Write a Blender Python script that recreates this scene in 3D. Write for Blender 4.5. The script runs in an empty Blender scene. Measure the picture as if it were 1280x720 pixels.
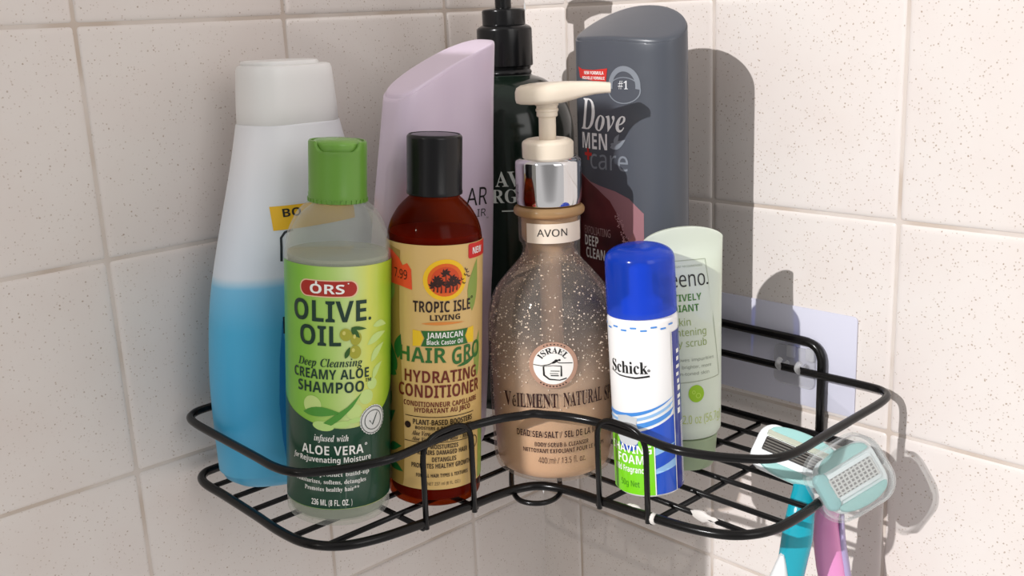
import bpy, bmesh, math, random
from mathutils import Vector, Matrix
from mathutils.geometry import tessellate_polygon

SC = bpy.context.scene
COL = SC.collection
random.seed(7)

# ---------------------------------------------------------------- camera
cam_d = bpy.data.cameras.new('camera'); cam = bpy.data.objects.new('camera', cam_d); COL.objects.link(cam)
RT = Vector((0.72482244, -0.68757665, -0.04325254)); UP = Vector((0.20139336, 0.15142666, 0.96773482)); FW = Vector((0.65884228, 0.71014669, -0.24823081))
cam.matrix_world = Matrix(((RT.x, UP.x, -FW.x, -0.475017), (RT.y, UP.y, -FW.y, -0.489050), (RT.z, UP.z, -FW.z, 0.220301), (0, 0, 0, 1)))
cam_d.sensor_width = 36.0; cam_d.lens = 36.0 * 1327.983 / 1280.0; cam_d.clip_start = 0.01
SC.camera = cam

# ---------------------------------------------------------------- light
world = bpy.data.worlds.new('world'); SC.world = world; world.use_nodes = True
bgn = world.node_tree.nodes['Background']; bgn.inputs[0].default_value = (1.0, 0.965, 0.945, 1); bgn.inputs[1].default_value = 0.60
# world light dimmed towards the camera side, shaped to deepen blacks and chrome reflections
_wt = world.node_tree; _tc = _wt.nodes.new('ShaderNodeTexCoord'); _dp = _wt.nodes.new('ShaderNodeVectorMath'); _dp.operation = 'DOT_PRODUCT'
_wt.links.new(_tc.outputs['Generated'], _dp.inputs[0]); _dp.inputs[1].default_value = (-0.65, -0.74, 0.15)
_mr = _wt.nodes.new('ShaderNodeMapRange'); _mr.interpolation_type = 'SMOOTHSTEP'; _mr.inputs['From Min'].default_value = 0.80; _mr.inputs['From Max'].default_value = 0.97
_mr.inputs['To Min'].default_value = 0.69; _mr.inputs['To Max'].default_value = 0.32
_wt.links.new(_dp.outputs['Value'], _mr.inputs['Value']); _wt.links.new(_mr.outputs[0], bgn.inputs[1])
sun_d = bpy.data.lights.new('sun', 'SUN'); sun = bpy.data.objects.new('sun', sun_d); COL.objects.link(sun)
SUN_DIR = Vector((1.0, 0.03, -0.49)).normalized()
sun.rotation_euler = SUN_DIR.to_track_quat('-Z', 'Y').to_euler()
sun_d.energy = 2.95; sun_d.angle = math.radians(0.6); sun_d.color = (1.0, 0.985, 0.985)
fill_d = bpy.data.lights.new('fill_area_light', 'AREA'); fill = bpy.data.objects.new('fill_area_light', fill_d); COL.objects.link(fill)  # added soft area light: fills the left wall, gives the bottles highlights
fill_d.shape = 'RECTANGLE'; fill_d.size = 0.7; fill_d.size_y = 0.9; fill_d.energy = 5.0; fill_d.color = (1.0, 0.975, 0.955)
fill.location = (-0.45, -1.7, 0.75)
fill.rotation_euler = (Vector((-0.18, -0.05, 0.05)) - fill.location).to_track_quat('-Z', 'Y').to_euler()
vs = SC.view_settings; vs.view_transform = 'Standard'; vs.look = 'None'; vs.gamma = 1.0; vs.exposure = 0.0
try: vs.use_curve_mapping = False
except Exception: pass
try:
    SC.cycles.max_bounces = 14; SC.cycles.transmission_bounces = 12; SC.cycles.transparent_max_bounces = 12
except Exception: pass

# ---------------------------------------------------------------- materials
def lin(c): return c / 12.92 if c <= 0.04045 else ((c + 0.055) / 1.055) ** 2.4
def hexc(h): return tuple(lin(int(h[i:i + 2], 16) / 255.0) for i in (0, 2, 4)) + (1.0,)
def mat(name, color, rough=0.5, metal=0.0, trans=0.0, ior=1.45, coat=0.0, sss=0.0, spec=0.5, alpha=1.0):
    m = bpy.data.materials.new(name); m.use_nodes = True
    b = m.node_tree.nodes['Principled BSDF']
    b.inputs['Base Color'].default_value = hexc(color) if isinstance(color, str) else tuple(color) + (1,)
    b.inputs['Roughness'].default_value = rough; b.inputs['Metallic'].default_value = metal
    b.inputs['Transmission Weight'].default_value = trans; b.inputs['IOR'].default_value = ior
    b.inputs['Coat Weight'].default_value = coat; b.inputs['Specular IOR Level'].default_value = spec
    b.inputs['Alpha'].default_value = alpha
    if sss:
        b.inputs['Subsurface Weight'].default_value = sss; b.inputs['Subsurface Scale'].default_value = 0.01
        b.inputs['Subsurface Radius'].default_value = (1, 1, 1)
    return m
def thin_clear(name, tint, opacity=0.08, rough=0.05, edge=0.55, col='ffffff'):
    # thin plastic wall: light passes straight through, the surface still shines
    m = mat(name, col, rough=rough, spec=0.6); nt = m.node_tree
    t = nt.nodes.new('ShaderNodeBsdfTransparent'); t.inputs[0].default_value = hexc(tint)
    lw = nt.nodes.new('ShaderNodeLayerWeight'); lw.inputs[0].default_value = 0.35
    pw = nt.nodes.new('ShaderNodeMath'); pw.operation = 'POWER'; nt.links.new(lw.outputs['Facing'], pw.inputs[0]); pw.inputs[1].default_value = 2.5
    ma = nt.nodes.new('ShaderNodeMath'); ma.operation = 'MULTIPLY_ADD'; nt.links.new(pw.outputs[0], ma.inputs[0]); ma.inputs[1].default_value = edge; ma.inputs[2].default_value = opacity
    mx = nt.nodes.new('ShaderNodeMixShader'); nt.links.new(ma.outputs[0], mx.inputs[0]); nt.links.new(t.outputs[0], mx.inputs[1]); nt.links.new(nt.nodes['Principled BSDF'].outputs[0], mx.inputs[2])
    nt.links.new(mx.outputs[0], nt.nodes['Material Output'].inputs[0]); return m
def N(m, t, **kw):
    n = m.node_tree.nodes.new(t)
    for k, v in kw.items(): setattr(n, k, v)
    return n
def L(m, a, b): m.node_tree.links.new(a, b)
def ramp(m, fac, stops, interp='LINEAR'):
    r = N(m, 'ShaderNodeValToRGB'); r.color_ramp.interpolation = interp
    e = r.color_ramp.elements
    while len(e) < len(stops): e.new(0.5)
    for i, (p, c) in enumerate(stops): e[i].position = p; e[i].color = hexc(c) if isinstance(c, str) else c
    L(m, fac, r.inputs[0]); return r
def objcoord(m): return N(m, 'ShaderNodeTexCoord').outputs['Object']
def zrange(m, lo, hi):
    s = N(m, 'ShaderNodeSeparateXYZ'); L(m, objcoord(m), s.inputs[0])
    r = N(m, 'ShaderNodeMapRange'); r.inputs['From Min'].default_value = lo; r.inputs['From Max'].default_value = hi
    L(m, s.outputs['Z'], r.inputs['Value']); return r.outputs[0]
def bsdf(m): return m.node_tree.nodes['Principled BSDF']
def micro_bump(m, scale=900, strength=0.06, dist=0.0004):
    n = N(m, 'ShaderNodeTexNoise'); n.inputs['Scale'].default_value = scale; L(m, objcoord(m), n.inputs['Vector'])
    b = N(m, 'ShaderNodeBump'); b.inputs['Strength'].default_value = strength; b.inputs['Distance'].default_value = dist
    L(m, n.outputs[0], b.inputs['Height']); L(m, b.outputs[0], bsdf(m).inputs['Normal'])

def tile_material():
    m = mat('speckled_ceramic_tile', 'd9d0c8', rough=0.30, spec=0.4)
    co = objcoord(m)
    big = N(m, 'ShaderNodeTexNoise'); big.inputs['Scale'].default_value = 13; big.inputs['Detail'].default_value = 4; L(m, co, big.inputs['Vector'])
    base = ramp(m, big.outputs[0], [(0.30, 'd8cec8'), (0.55, 'dcd5d0'), (0.8, 'd9cfca')])
    prev = base.outputs[0]
    for sc_, th, gate, col in ((380, 0.20, 0.50, 'a89788'), (640, 0.26, 0.45, 'b5a598'), (240, 0.09, 0.66, '94887e')):
        v = N(m, 'ShaderNodeTexVoronoi'); v.inputs['Scale'].default_value = sc_; L(m, co, v.inputs['Vector'])
        nz = N(m, 'ShaderNodeTexNoise'); nz.inputs['Scale'].default_value = sc_ * 3; L(m, co, nz.inputs['Vector'])
        add = N(m, 'ShaderNodeMath', operation='MULTIPLY_ADD'); L(m, nz.outputs[0], add.inputs[0]); add.inputs[1].default_value = 0.3; L(m, v.outputs['Distance'], add.inputs[2])
        lt = N(m, 'ShaderNodeMapRange'); lt.inputs['From Min'].default_value = th + 0.15; lt.inputs['From Max'].default_value = th + 0.05; L(m, add.outputs[0], lt.inputs['Value'])
        sp = N(m, 'ShaderNodeSeparateColor'); L(m, v.outputs['Color'], sp.inputs[0])
        g = N(m, 'ShaderNodeMapRange'); g.inputs['From Min'].default_value = gate; g.inputs['From Max'].default_value = 1.0; L(m, sp.outputs[0], g.inputs['Value'])
        mu = N(m, 'ShaderNodeMath', operation='MULTIPLY'); L(m, lt.outputs[0], mu.inputs[0]); L(m, g.outputs[0], mu.inputs[1])
        mx = N(m, 'ShaderNodeMix', data_type='RGBA'); L(m, mu.outputs[0], mx.inputs[0]); L(m, prev, mx.inputs[6]); mx.inputs[7].default_value = hexc(col)
        prev = mx.outputs[2]
    L(m, prev, bsdf(m).inputs['Base Color'])
    n = N(m, 'ShaderNodeTexNoise'); n.inputs['Scale'].default_value = 60; n.inputs['Detail'].default_value = 3; L(m, co, n.inputs['Vector'])
    b = N(m, 'ShaderNodeBump'); b.inputs['Strength'].default_value = 0.12; b.inputs['Distance'].default_value = 0.001
    L(m, n.outputs[0], b.inputs['Height']); L(m, b.outputs[0], bsdf(m).inputs['Normal'])
    return m
TILE = tile_material()
GROUT = mat('grout', 'd0c6bc', rough=0.9)
_n = N(GROUT, 'ShaderNodeTexNoise'); _n.inputs['Scale'].default_value = 25; L(GROUT, objcoord(GROUT), _n.inputs['Vector'])
L(GROUT, ramp(GROUT, _n.outputs[0], [(0.35, 'bfb0a3'), (0.55, 'cfc5bd')]).outputs[0], bsdf(GROUT).inputs['Base Color'])

# ---------------------------------------------------------------- mesh helpers (all lengths in millimetres)
MM = 0.001
class MB:
    def __init__(s): s.v = []; s.f = []; s.m = []; s.uv = None
    def add(s, vs_, fs, mi=0):
        o = len(s.v); s.v += [tuple(p) for p in vs_]; s.f += [tuple(i + o for i in f) for f in fs]; s.m += [mi] * len(fs); return s
    def build(s, name, mats, parent=None, smooth=True, angle=35, loc=None):
        me = bpy.data.meshes.new(name); me.from_pydata([(x * MM, y * MM, z * MM) for x, y, z in s.v], [], s.f)
        for m in (mats if isinstance(mats, (list, tuple)) else [mats]): me.materials.append(m)
        for p, mi in zip(me.polygons, s.m): p.material_index = mi
        bm = bmesh.new(); bm.from_mesh(me); bmesh.ops.recalc_face_normals(bm, faces=bm.faces); bm.to_mesh(me); bm.free()
        if smooth:
            me.shade_smooth()
            if angle < 180: me.set_sharp_from_angle(angle=math.radians(angle))
        o = bpy.data.objects.new(name, me); COL.objects.link(o)
        if parent: o.parent = parent
        if loc: o.location = loc
        return o
def tag(o, label, cat, group=None):
    o['label'] = label; o['category'] = cat
    if group: o['group'] = group
    return o
def thing(name, label, cat, base=(0, 0, 0), axis=None, xdir=None, group=None):
    e = bpy.data.objects.new(name, None); COL.objects.link(e); e.empty_display_size = 0.02
    z = Vector(axis).normalized() if axis else Vector((0, 0, 1))
    x = Vector(xdir) if xdir else Vector((1, 0, 0)); x = (x - z * x.dot(z)).normalized(); y = z.cross(x)
    e.matrix_world = Matrix(((x.x, y.x, z.x, base[0] * MM), (x.y, y.y, z.y, base[1] * MM), (x.z, y.z, z.z, base[2] * MM), (0, 0, 0, 1)))
    return tag(e, label, cat, group)
def lathe(prof, n=72, closed=False, mb=None):
    mb = mb or MB(); vs_, fs = [], []; k = len(prof)
    for i in range(n):
        a = 2 * math.pi * i / n
        for r, z in prof: vs_.append((r * math.cos(a), r * math.sin(a), z))
    rng = k if closed else k - 1
    for i in range(n):
        j = (i + 1) % n
        for q in range(rng):
            p = (q + 1) % k
            fs.append((i * k + q, j * k + q, j * k + p, i * k + p))
    if not closed:
        for q in (0, k - 1):
            if prof[q][0] > 1e-6: fs.append(tuple(i * k + q for i in range(n)))
    return mb.add(vs_, fs)
def fillet(pts, seg=5):
    out = []
    for i, p in enumerate(pts):
        r = p[2] if len(p) > 2 else 0
        if not r or i in (0, len(pts) - 1): out.append((p[0], p[1])); continue
        P0, P1, P2 = Vector(pts[i - 1][:2]), Vector(p[:2]), Vector(pts[i + 1][:2])
        a, b = (P0 - P1), (P2 - P1); r = min(r, a.length * .49, b.length * .49)
        A, B = P1 + a.normalized() * r, P1 + b.normalized() * r
        for k in range(seg + 1):
            t = k / seg; q = A * (1 - t) ** 2 + P1 * 2 * t * (1 - t) + B * t * t; out.append((q.x, q.y))
    return out
def interp(tab, z):
    if z <= tab[0][0]: return tab[0][1]
    for (a, va), (b, vb) in zip(tab, tab[1:]):
        if z <= b:
            t = (z - a) / (b - a); return va + (vb - va) * t
    return tab[-1][1]
def smooth_tab(tab, k=6):
    # monotone-ish Catmull-Rom resample of a (z, value) table
    out = []
    for i in range(len(tab) - 1):
        p0 = tab[max(i - 1, 0)]; p1 = tab[i]; p2 = tab[i + 1]; p3 = tab[min(i + 2, len(tab) - 1)]
        m1 = (p2[1] - p0[1]) / max(p2[0] - p0[0], 1e-6); m2 = (p3[1] - p1[1]) / max(p3[0] - p1[0], 1e-6); h = p2[0] - p1[0]
        for j in range(k):
            t = j / k; out.append((p1[0] + h * t, (2 * t**3 - 3 * t**2 + 1) * p1[1] + (t**3 - 2 * t**2 + t) * h * m1 + (-2 * t**3 + 3 * t**2) * p2[1] + (t**3 - t**2) * h * m2))
    out.append(tab[-1]); return out
def sell(w, d, n, k=80):
    out = []
    for i in range(k):
        a = 2 * math.pi * i / k; c, s = math.cos(a), math.sin(a)
        out.append((w * math.copysign(abs(c) ** (2 / n), c), d * math.copysign(abs(s) ** (2 / n), s)))
    return out
def loft(secs, mb=None, mi=0, cap0=True, cap1=True):
    """secs: list of equally long point rings (x, y, z)"""
    mb = mb or MB(); k = len(secs[0]); vs_ = [p for s_ in secs for p in s_]; fs = []
    for a in range(len(secs) - 1):
        for i in range(k):
            j = (i + 1) % k; fs.append((a * k + i, a * k + j, (a + 1) * k + j, (a + 1) * k + i))
    if cap0: fs.append(tuple(range(k))[::-1])
    if cap1: fs.append(tuple((len(secs) - 1) * k + i for i in range(k)))
    return mb.add(vs_, fs, mi)
def catmull(pts, k=8, closed=False):
    pts = [Vector(p) for p in pts]; n = len(pts); out = []
    for i in range(n if closed else n - 1):
        g = (lambda q: pts[q % n]) if closed else (lambda q: pts[min(max(q, 0), n - 1)])
        p0, p1, p2, p3 = g(i - 1), g(i), g(i + 1), g(i + 2)
        for j in range(k):
            t = j / k; out.append(0.5 * ((2 * p1) + (p2 - p0) * t + (2 * p0 - 5 * p1 + 4 * p2 - p3) * t * t + (3 * p1 - p0 - 3 * p2 + p3) * t**3))
    if not closed: out.append(pts[-1])
    return out
def roundpath(pts, rad, seg=8):
    """polyline with every inner corner rounded; a point may carry its own radius as a 4th value"""
    out = [Vector(pts[0][:3])]
    for i in range(1, len(pts) - 1):
        r = pts[i][3] if len(pts[i]) > 3 else rad
        P0, P1, P2 = Vector(pts[i - 1][:3]), Vector(pts[i][:3]), Vector(pts[i + 1][:3])
        a, b = P0 - P1, P2 - P1; r = min(r, a.length * .49, b.length * .49)
        A, B = P1 + a.normalized() * r, P1 + b.normalized() * r
        for k in range(seg + 1):
            t = k / seg; out.append(A * (1 - t) ** 2 + P1 * 2 * t * (1 - t) + B * t * t)
    out.append(Vector(pts[-1][:3])); return out
def tube(pts, r, n=10, closed=False, mb=None, mi=0):
    mb = mb or MB(); pts = [Vector(p) for p in pts]; cnt = len(pts); rings = []; up = None
    for i, p in enumerate(pts):
        if closed: t = pts[(i + 1) % cnt] - pts[i - 1]
        else: t = pts[min(i + 1, cnt - 1)] - pts[max(i - 1, 0)]
        t.normalize()
        if up is None: up = t.orthogonal().normalized()
        up = (up - t * up.dot(t)).normalized(); sd = t.cross(up)
        rr = r[i] if isinstance(r, (list, tuple)) else r
        rings.append([tuple(p + (up * math.cos(2 * math.pi * k / n) + sd * math.sin(2 * math.pi * k / n)) * rr) for k in range(n)])
    if closed: rings.append(rings[0])
    return loft(rings, mb, mi, cap0=not closed, cap1=not closed)
def ellsweep(pts, ws, ts, side, n=24, e=2.4, mb=None):
    mb = mb or MB(); pts = [Vector(p) for p in pts]; rings = []
    for i, p in enumerate(pts):
        t = (pts[min(i + 1, len(pts) - 1)] - pts[max(i - 1, 0)]).normalized()
        s_ = (Vector(side) - t * t.dot(Vector(side))).normalized(); u = t.cross(s_)
        rings.append([tuple(p + s_ * a + u * b) for a, b in sell(ws[i], ts[i], e, n)])
    return loft(rings, mb)
def body(tw, td, n, zs, ztop=None, cap_rings=(0.97, 0.9, 0.75, 0.5, 0.25), top_round=1.2, k=80, bottom=((0, .86), (1.2, .94), (3.5, .985), (7, 1.0)), mb=None):
    """flask: superellipse half-width tw(z) and half-depth td(z); ztop(x, y) cuts the top at a slant"""
    secs = []
    for z, s_ in bottom: secs.append([(x * s_, y * s_, z) for x, y in sell(interp(tw, z), interp(td, z), n, k)])
    for z in zs:
        ring = []
        for x, y in sell(interp(tw, z), interp(td, z), n, k):
            ring.append((x, y, z if ztop is None else min(z, ztop(x, y) - top_round)))
        secs.append(ring)
    last = secs[-1]
    if ztop is None: ztop = lambda x, y, zz=zs[-1] + top_round: zz
    for q in (0.995, 0.98): secs.append([(x * q, y * q, ztop(x * q, y * q) - top_round * (0.45 if q > .99 else 0.1)) for x, y, z in last])
    for q in cap_rings: secs.append([(x * q, y * q, ztop(x * q, y * q)) for x, y, z in last])
    return loft(secs, mb)
def box(c, s, mb=None, R=None, mi=0):
    mb = mb or MB(); vs_ = []
    for dx in (-1, 1):
        for dy in (-1, 1):
            for dz in (-1, 1):
                p = Vector((dx * s[0] / 2, dy * s[1] / 2, dz * s[2] / 2)); p = R @ p if R else p; vs_.append(tuple(p + Vector(c)))
    return mb.add(vs_, [(0, 1, 3, 2), (4, 6, 7, 5), (0, 4, 5, 1), (2, 3, 7, 6), (0, 2, 6, 4), (1, 5, 7, 3)], mi)
def rslab(w, h, r, z0, z1, bev=0.6, n=6, xf=None, mb=None, mi=0):
    """rounded-rectangle slab in x/y from z0 to z1 with softened edges; xf maps local (x, y, z) elsewhere"""
    mb = mb or MB()
    def ring(ww, hh, rr, z):
        out = []
        for cx, cy, a0 in ((ww - rr, hh - rr, 0), (-ww + rr, hh - rr, 90), (-ww + rr, -hh + rr, 180), (ww - rr, -hh + rr, 270)):
            for k in range(n + 1):
                a = math.radians(a0 + 90 * k / n); p = (cx + rr * math.cos(a), cy + rr * math.sin(a), z); out.append(xf(*p) if xf else p)
        return out
    w, h = w / 2, h / 2; b = bev
    secs = [ring(w - b, h - b, max(r - b, .05), z0), ring(w - .3 * b, h - .3 * b, r, z0 + .3 * b), ring(w, h, r, z0 + b), ring(w, h, r, z1 - b), ring(w - .3 * b, h - .3 * b, r, z1 - .3 * b), ring(w - b, h - b, max(r - b, .05), z1)]
    return loft(secs, mb, mi)

# outlines of the letters used on the labels, in 1/200 em: style -> character code -> [advance, contours as x, y, x, y ...]
GLYPHS = {
    'S': {
        65: [93, [[0,0,34,96,59,96,93,0,71,0,64,23,29,23,22,0],[34,40,59,40,52,62,50,68,48,75,46,81,45,75,42,67,41,62]]],
        66: [90, [[12,0,12,96,42,96,59,95,71,91,78,83,81,72,80,64,77,58,72,53,66,51,66,50,75,47,78,44,81,40,83,35,83,28,81,16,74,7,63,2,48,0],[32,58,44,58,52,59,56,61,59,64,60,69,59,74,56,77,51,79,43,79,32,79],[32,17,46,17,53,18,58,20,61,24,62,30,61,35,58,38,53,41,45,42,32,42]]],
        67: [86, [[51,-1,37,0,27,5,18,12,12,22,9,34,8,48,9,61,13,73,19,83,28,91,39,96,53,97,67,95,81,91,74,74,63,78,53,80,42,78,35,72,30,61,29,48,30,34,34,24,42,18,53,16,65,17,77,21,77,4,65,0]]],
        68: [100, [[12,0,12,96,42,96,56,95,68,91,78,84,85,75,90,63,92,49,91,37,88,28,84,19,78,12,70,7,61,3,51,1,39,0],[32,17,41,17,54,19,63,25,69,35,71,48,69,62,64,72,55,77,43,79,32,79]]],
        69: [75, [[12,0,12,96,67,96,67,79,32,79,32,58,65,58,65,42,32,42,32,17,67,17,67,0]]],
        70: [74, [[12,0,12,96,67,96,67,79,32,79,32,55,65,55,65,38,32,38,32,0]]],
        71: [97, [[52,-1,42,-1,33,2,26,6,19,11,14,18,11,27,9,37,8,48,9,62,14,74,21,84,31,91,43,96,58,97,73,96,86,91,80,75,70,79,58,80,49,79,42,76,37,71,32,65,30,57,29,48,29,39,31,31,35,25,39,20,46,17,54,16,61,16,67,17,67,37,48,37,48,54,87,54,87,4,71,0]]],
        72: [103, [[12,0,12,96,32,96,32,58,70,58,70,96,91,96,91,0,70,0,70,41,32,41,32,0]]],
        73: [52, [[4,0,4,12,16,17,16,79,4,84,4,96,48,96,48,84,36,79,36,17,48,12,48,0]]],
        74: [45, [[2,-28,-5,-28,-10,-27,-10,-10,-5,-11,0,-11,6,-10,9,-8,10,-5,12,6,12,96,32,96,32,6,31,-5,29,-14,24,-20,18,-25,10,-27]]],
        75: [89, [[12,0,12,96,32,96,32,52,36,58,40,63,66,96,89,96,55,53,89,0,66,0,41,40,32,34,32,0]]],
        76: [76, [[12,0,12,96,32,96,32,17,71,17,71,0]]],
        77: [127, [[12,0,12,96,40,96,62,23,63,23,87,96,115,96,115,0,96,0,96,45,96,56,96,67,97,75,96,75,71,0,53,0,30,75,29,75,30,67,30,56,30,45,30,0]]],
        78: [109, [[12,0,12,96,38,96,79,24,80,24,79,37,79,51,79,96,97,96,97,0,71,0,30,73,29,73,30,59,30,45,30,0]]],
        79: [107, [[53,-1,39,0,28,5,19,12,13,22,9,34,8,48,9,62,13,74,19,84,28,91,39,96,54,97,68,96,79,91,88,84,94,74,98,62,99,48,98,34,94,22,88,12,79,5,68,0],[53,16,65,18,72,24,76,35,78,48,76,62,72,72,65,78,54,80,42,78,35,72,31,62,29,48,31,35,35,24,42,18]]],
        80: [85, [[12,0,12,96,43,96,59,94,70,88,76,78,78,66,77,58,75,50,70,44,63,39,54,35,41,34,32,34,32,0],[32,51,39,51,47,52,53,54,56,59,58,65,54,76,42,79,32,79]]],
        81: [107, [[73,-23,55,-1,53,-1,39,0,28,5,19,12,13,22,9,34,8,48,9,62,13,74,19,84,28,91,39,96,54,97,68,96,79,91,88,84,94,74,98,62,99,48,98,33,93,20,86,10,75,3,99,-23],[53,16,65,18,72,24,76,35,78,48,76,62,72,72,65,78,54,80,42,78,35,72,31,62,29,48,31,35,35,24,42,18]]],
        82: [89, [[12,0,12,96,40,96,57,94,69,89,76,80,78,67,78,61,76,56,69,47,60,42,89,0,66,0,43,37,32,37,32,0],[32,53,39,53,48,54,53,57,57,61,58,67,57,72,53,76,47,79,39,79,32,79]]],
        83: [74, [[33,-1,19,0,6,4,6,23,20,18,28,16,35,15,41,16,46,18,48,22,49,26,47,31,43,34,30,41,23,45,15,51,10,59,8,64,7,70,9,81,16,90,26,95,40,97,54,96,68,91,62,75,50,79,39,80,34,80,30,78,28,75,27,71,28,66,32,63,45,55,58,48,62,44,66,39,68,34,69,27,66,15,59,6,48,1]]],
        84: [78, [[29,0,29,79,3,79,3,96,75,96,75,79,49,79,49,0]]],
        85: [102, [[50,-1,41,-1,34,1,27,4,21,8,14,20,11,34,11,96,32,96,32,37,33,27,37,21,43,17,51,16,59,17,65,21,69,28,70,37,70,96,90,96,90,34,89,24,86,16,80,9,73,3,63,0]]],
        86: [87, [[33,0,0,96,21,96,39,39,40,33,42,25,44,18,45,25,47,33,49,39,67,96,87,96,55,0]]],
        87: [130, [[24,0,0,96,20,96,32,44,34,36,36,26,37,18,38,26,40,35,41,42,55,96,75,96,89,42,90,35,92,26,93,18,94,26,96,36,98,44,110,96,130,96,105,0,82,0,69,50,68,55,67,61,66,68,65,73,64,68,63,61,62,55,60,50,48,0]]],
        88: [90, [[0,0,32,49,2,96,24,96,45,61,65,96,87,96,57,48,90,0,66,0,44,36,22,0]]],
        89: [84, [[32,0,32,37,0,96,22,96,42,56,62,96,84,96,52,37,52,0]]],
        90: [78, [[3,0,3,13,49,79,4,79,4,96,73,96,73,83,27,17,75,17,75,0]]],
        97: [81, [[28,-1,19,0,12,4,7,12,6,22,8,32,14,39,24,43,38,45,51,46,51,49,50,54,48,57,45,59,40,60,29,58,19,55,12,68,26,73,41,75,54,73,63,68,69,60,71,49,71,0,57,0,53,10,48,5,43,1,37,-1],[36,13,42,14,47,17,50,22,51,28,51,34,43,34,35,33,30,30,27,26,26,22,27,18,29,15]]],
        98: [85, [[51,-1,44,-1,38,2,30,8,29,8,26,0,10,0,10,102,30,102,30,78,30,70,30,64,34,68,38,72,44,74,51,75,62,72,71,65,77,53,79,37,77,20,71,8,62,1],[45,15,51,16,55,21,58,28,59,37,58,46,55,53,51,57,45,59,38,57,34,54,31,48,30,39,30,37,31,28,34,21,38,16]]],
        99: [69, [[40,-1,26,1,15,8,8,19,6,36,7,48,11,58,16,66,23,71,32,74,42,75,55,73,65,70,59,54,50,57,42,59,30,53,26,36,27,27,31,20,35,16,42,15,53,17,63,21,63,4,53,0]]],
        100: [85, [[34,-1,23,1,14,8,8,20,6,37,8,53,14,65,23,72,34,75,41,74,47,72,52,68,55,64,56,64,55,70,55,79,55,102,75,102,75,0,59,0,55,10,51,5,47,2,41,-1],[41,15,48,16,52,20,55,26,56,34,56,36,55,46,53,53,48,57,40,58,35,57,30,53,27,46,26,36,27,27,30,20,35,16]]],
        101: [80, [[44,-1,33,0,24,3,17,8,11,15,7,25,6,36,7,48,10,58,16,65,23,70,31,74,41,75,54,73,65,66,71,56,74,41,74,32,26,32,28,24,31,18,37,15,45,14,57,15,69,19,69,4,58,0],[27,45,55,45,54,51,51,56,47,59,41,60,36,60,31,57,28,52]]],
        102: [52, [[14,0,14,58,3,58,3,68,14,73,14,79,14,87,17,93,21,98,26,101,32,102,40,103,50,102,58,100,53,85,48,86,42,87,38,86,36,84,34,78,34,73,51,73,51,58,34,58,34,0]]],
        103: [85, [[38,-32,23,-31,10,-28,10,-12,24,-16,39,-18,51,-13,55,-1,55,1,55,5,55,10,50,5,46,1,40,-1,34,-1,22,1,13,9,8,21,6,37,8,53,14,65,22,72,34,75,46,72,55,64,56,64,58,73,75,73,75,0,72,-14,65,-24,54,-30],[41,14,47,15,52,19,55,25,56,34,56,36,55,47,52,53,48,57,41,58,30,53,26,36,30,20]]],
        104: [88, [[10,0,10,102,30,102,30,81,30,71,30,64,31,64,35,69,40,72,45,74,52,75,63,73,71,68,76,60,78,48,78,0,58,0,58,43,55,55,46,59,39,57,34,52,31,45,30,35,30,0]]],
        105: [41, [[21,82,16,83,13,85,10,88,10,92,10,97,13,100,21,102,28,100,31,97,31,92,31,88,28,85],[10,0,10,73,30,73,30,0]]],
        106: [41, [[21,82,16,83,13,85,10,88,10,92,10,97,13,100,21,102,28,100,31,97,31,92,31,88,28,85],[5,-32,-2,-32,-9,-31,-9,-15,-4,-16,1,-16,5,-16,8,-14,10,-10,10,-5,10,73,30,73,30,-8,30,-14,28,-20,25,-25,20,-29,13,-31]]],
        107: [83, [[10,0,10,102,30,102,30,56,30,48,29,40,30,40,34,46,38,51,59,73,82,73,52,42,83,0,60,0,39,30,30,23,30,0]]],
        108: [41, [[10,0,10,102,30,102,30,0]]],
        109: [132, [[10,0,10,73,26,73,28,64,30,64,34,69,39,72,45,74,51,75,58,74,65,72,70,69,73,64,75,64,79,69,84,72,90,74,97,75,108,73,115,68,120,60,122,48,122,0,102,0,102,43,99,55,91,59,84,57,80,53,77,46,76,37,76,0,56,0,56,43,53,55,45,59,38,57,34,52,31,45,30,35,30,0]]],
        110: [88, [[10,0,10,73,26,73,28,64,30,64,34,69,39,72,45,74,52,75,63,73,71,68,76,60,78,48,78,0,58,0,58,43,57,50,55,55,52,58,46,59,39,57,34,52,31,45,30,35,30,0]]],
        111: [83, [[41,-1,32,0,23,3,16,9,11,16,7,26,6,37,8,53,16,65,27,72,42,75,52,74,60,70,67,65,73,57,76,48,77,37,75,21,67,9,56,1],[42,15,48,16,53,20,56,27,57,37,56,46,53,53,48,57,42,59,35,57,30,53,27,46,26,37,27,27,30,20,35,16]]],
        112: [85, [[10,-32,10,73,27,73,30,64,38,71,44,74,51,75,62,72,71,65,77,53,79,37,77,20,71,8,62,1,51,-1,44,-1,38,2,30,8,29,8,30,-3,30,-32],[45,15,51,16,55,21,58,28,59,37,55,53,45,59,38,57,34,54,31,48,30,39,30,37,31,28,34,21,38,16]]],
        113: [85, [[55,-32,55,-1,55,10,51,5,47,2,41,-1,34,-1,23,1,14,8,8,20,6,37,8,53,14,65,23,72,34,75,41,74,47,72,52,68,55,64,56,64,58,73,75,73,75,-32],[41,14,48,16,52,19,55,25,56,34,56,36,55,46,53,53,48,57,41,58,34,57,30,53,27,46,26,36,30,20]]],
        114: [61, [[10,0,10,73,26,73,29,61,30,61,33,66,38,71,44,74,51,75,55,75,58,74,57,55,54,56,51,56,41,54,37,52,33,48,31,44,30,37,30,0]]],
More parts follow.
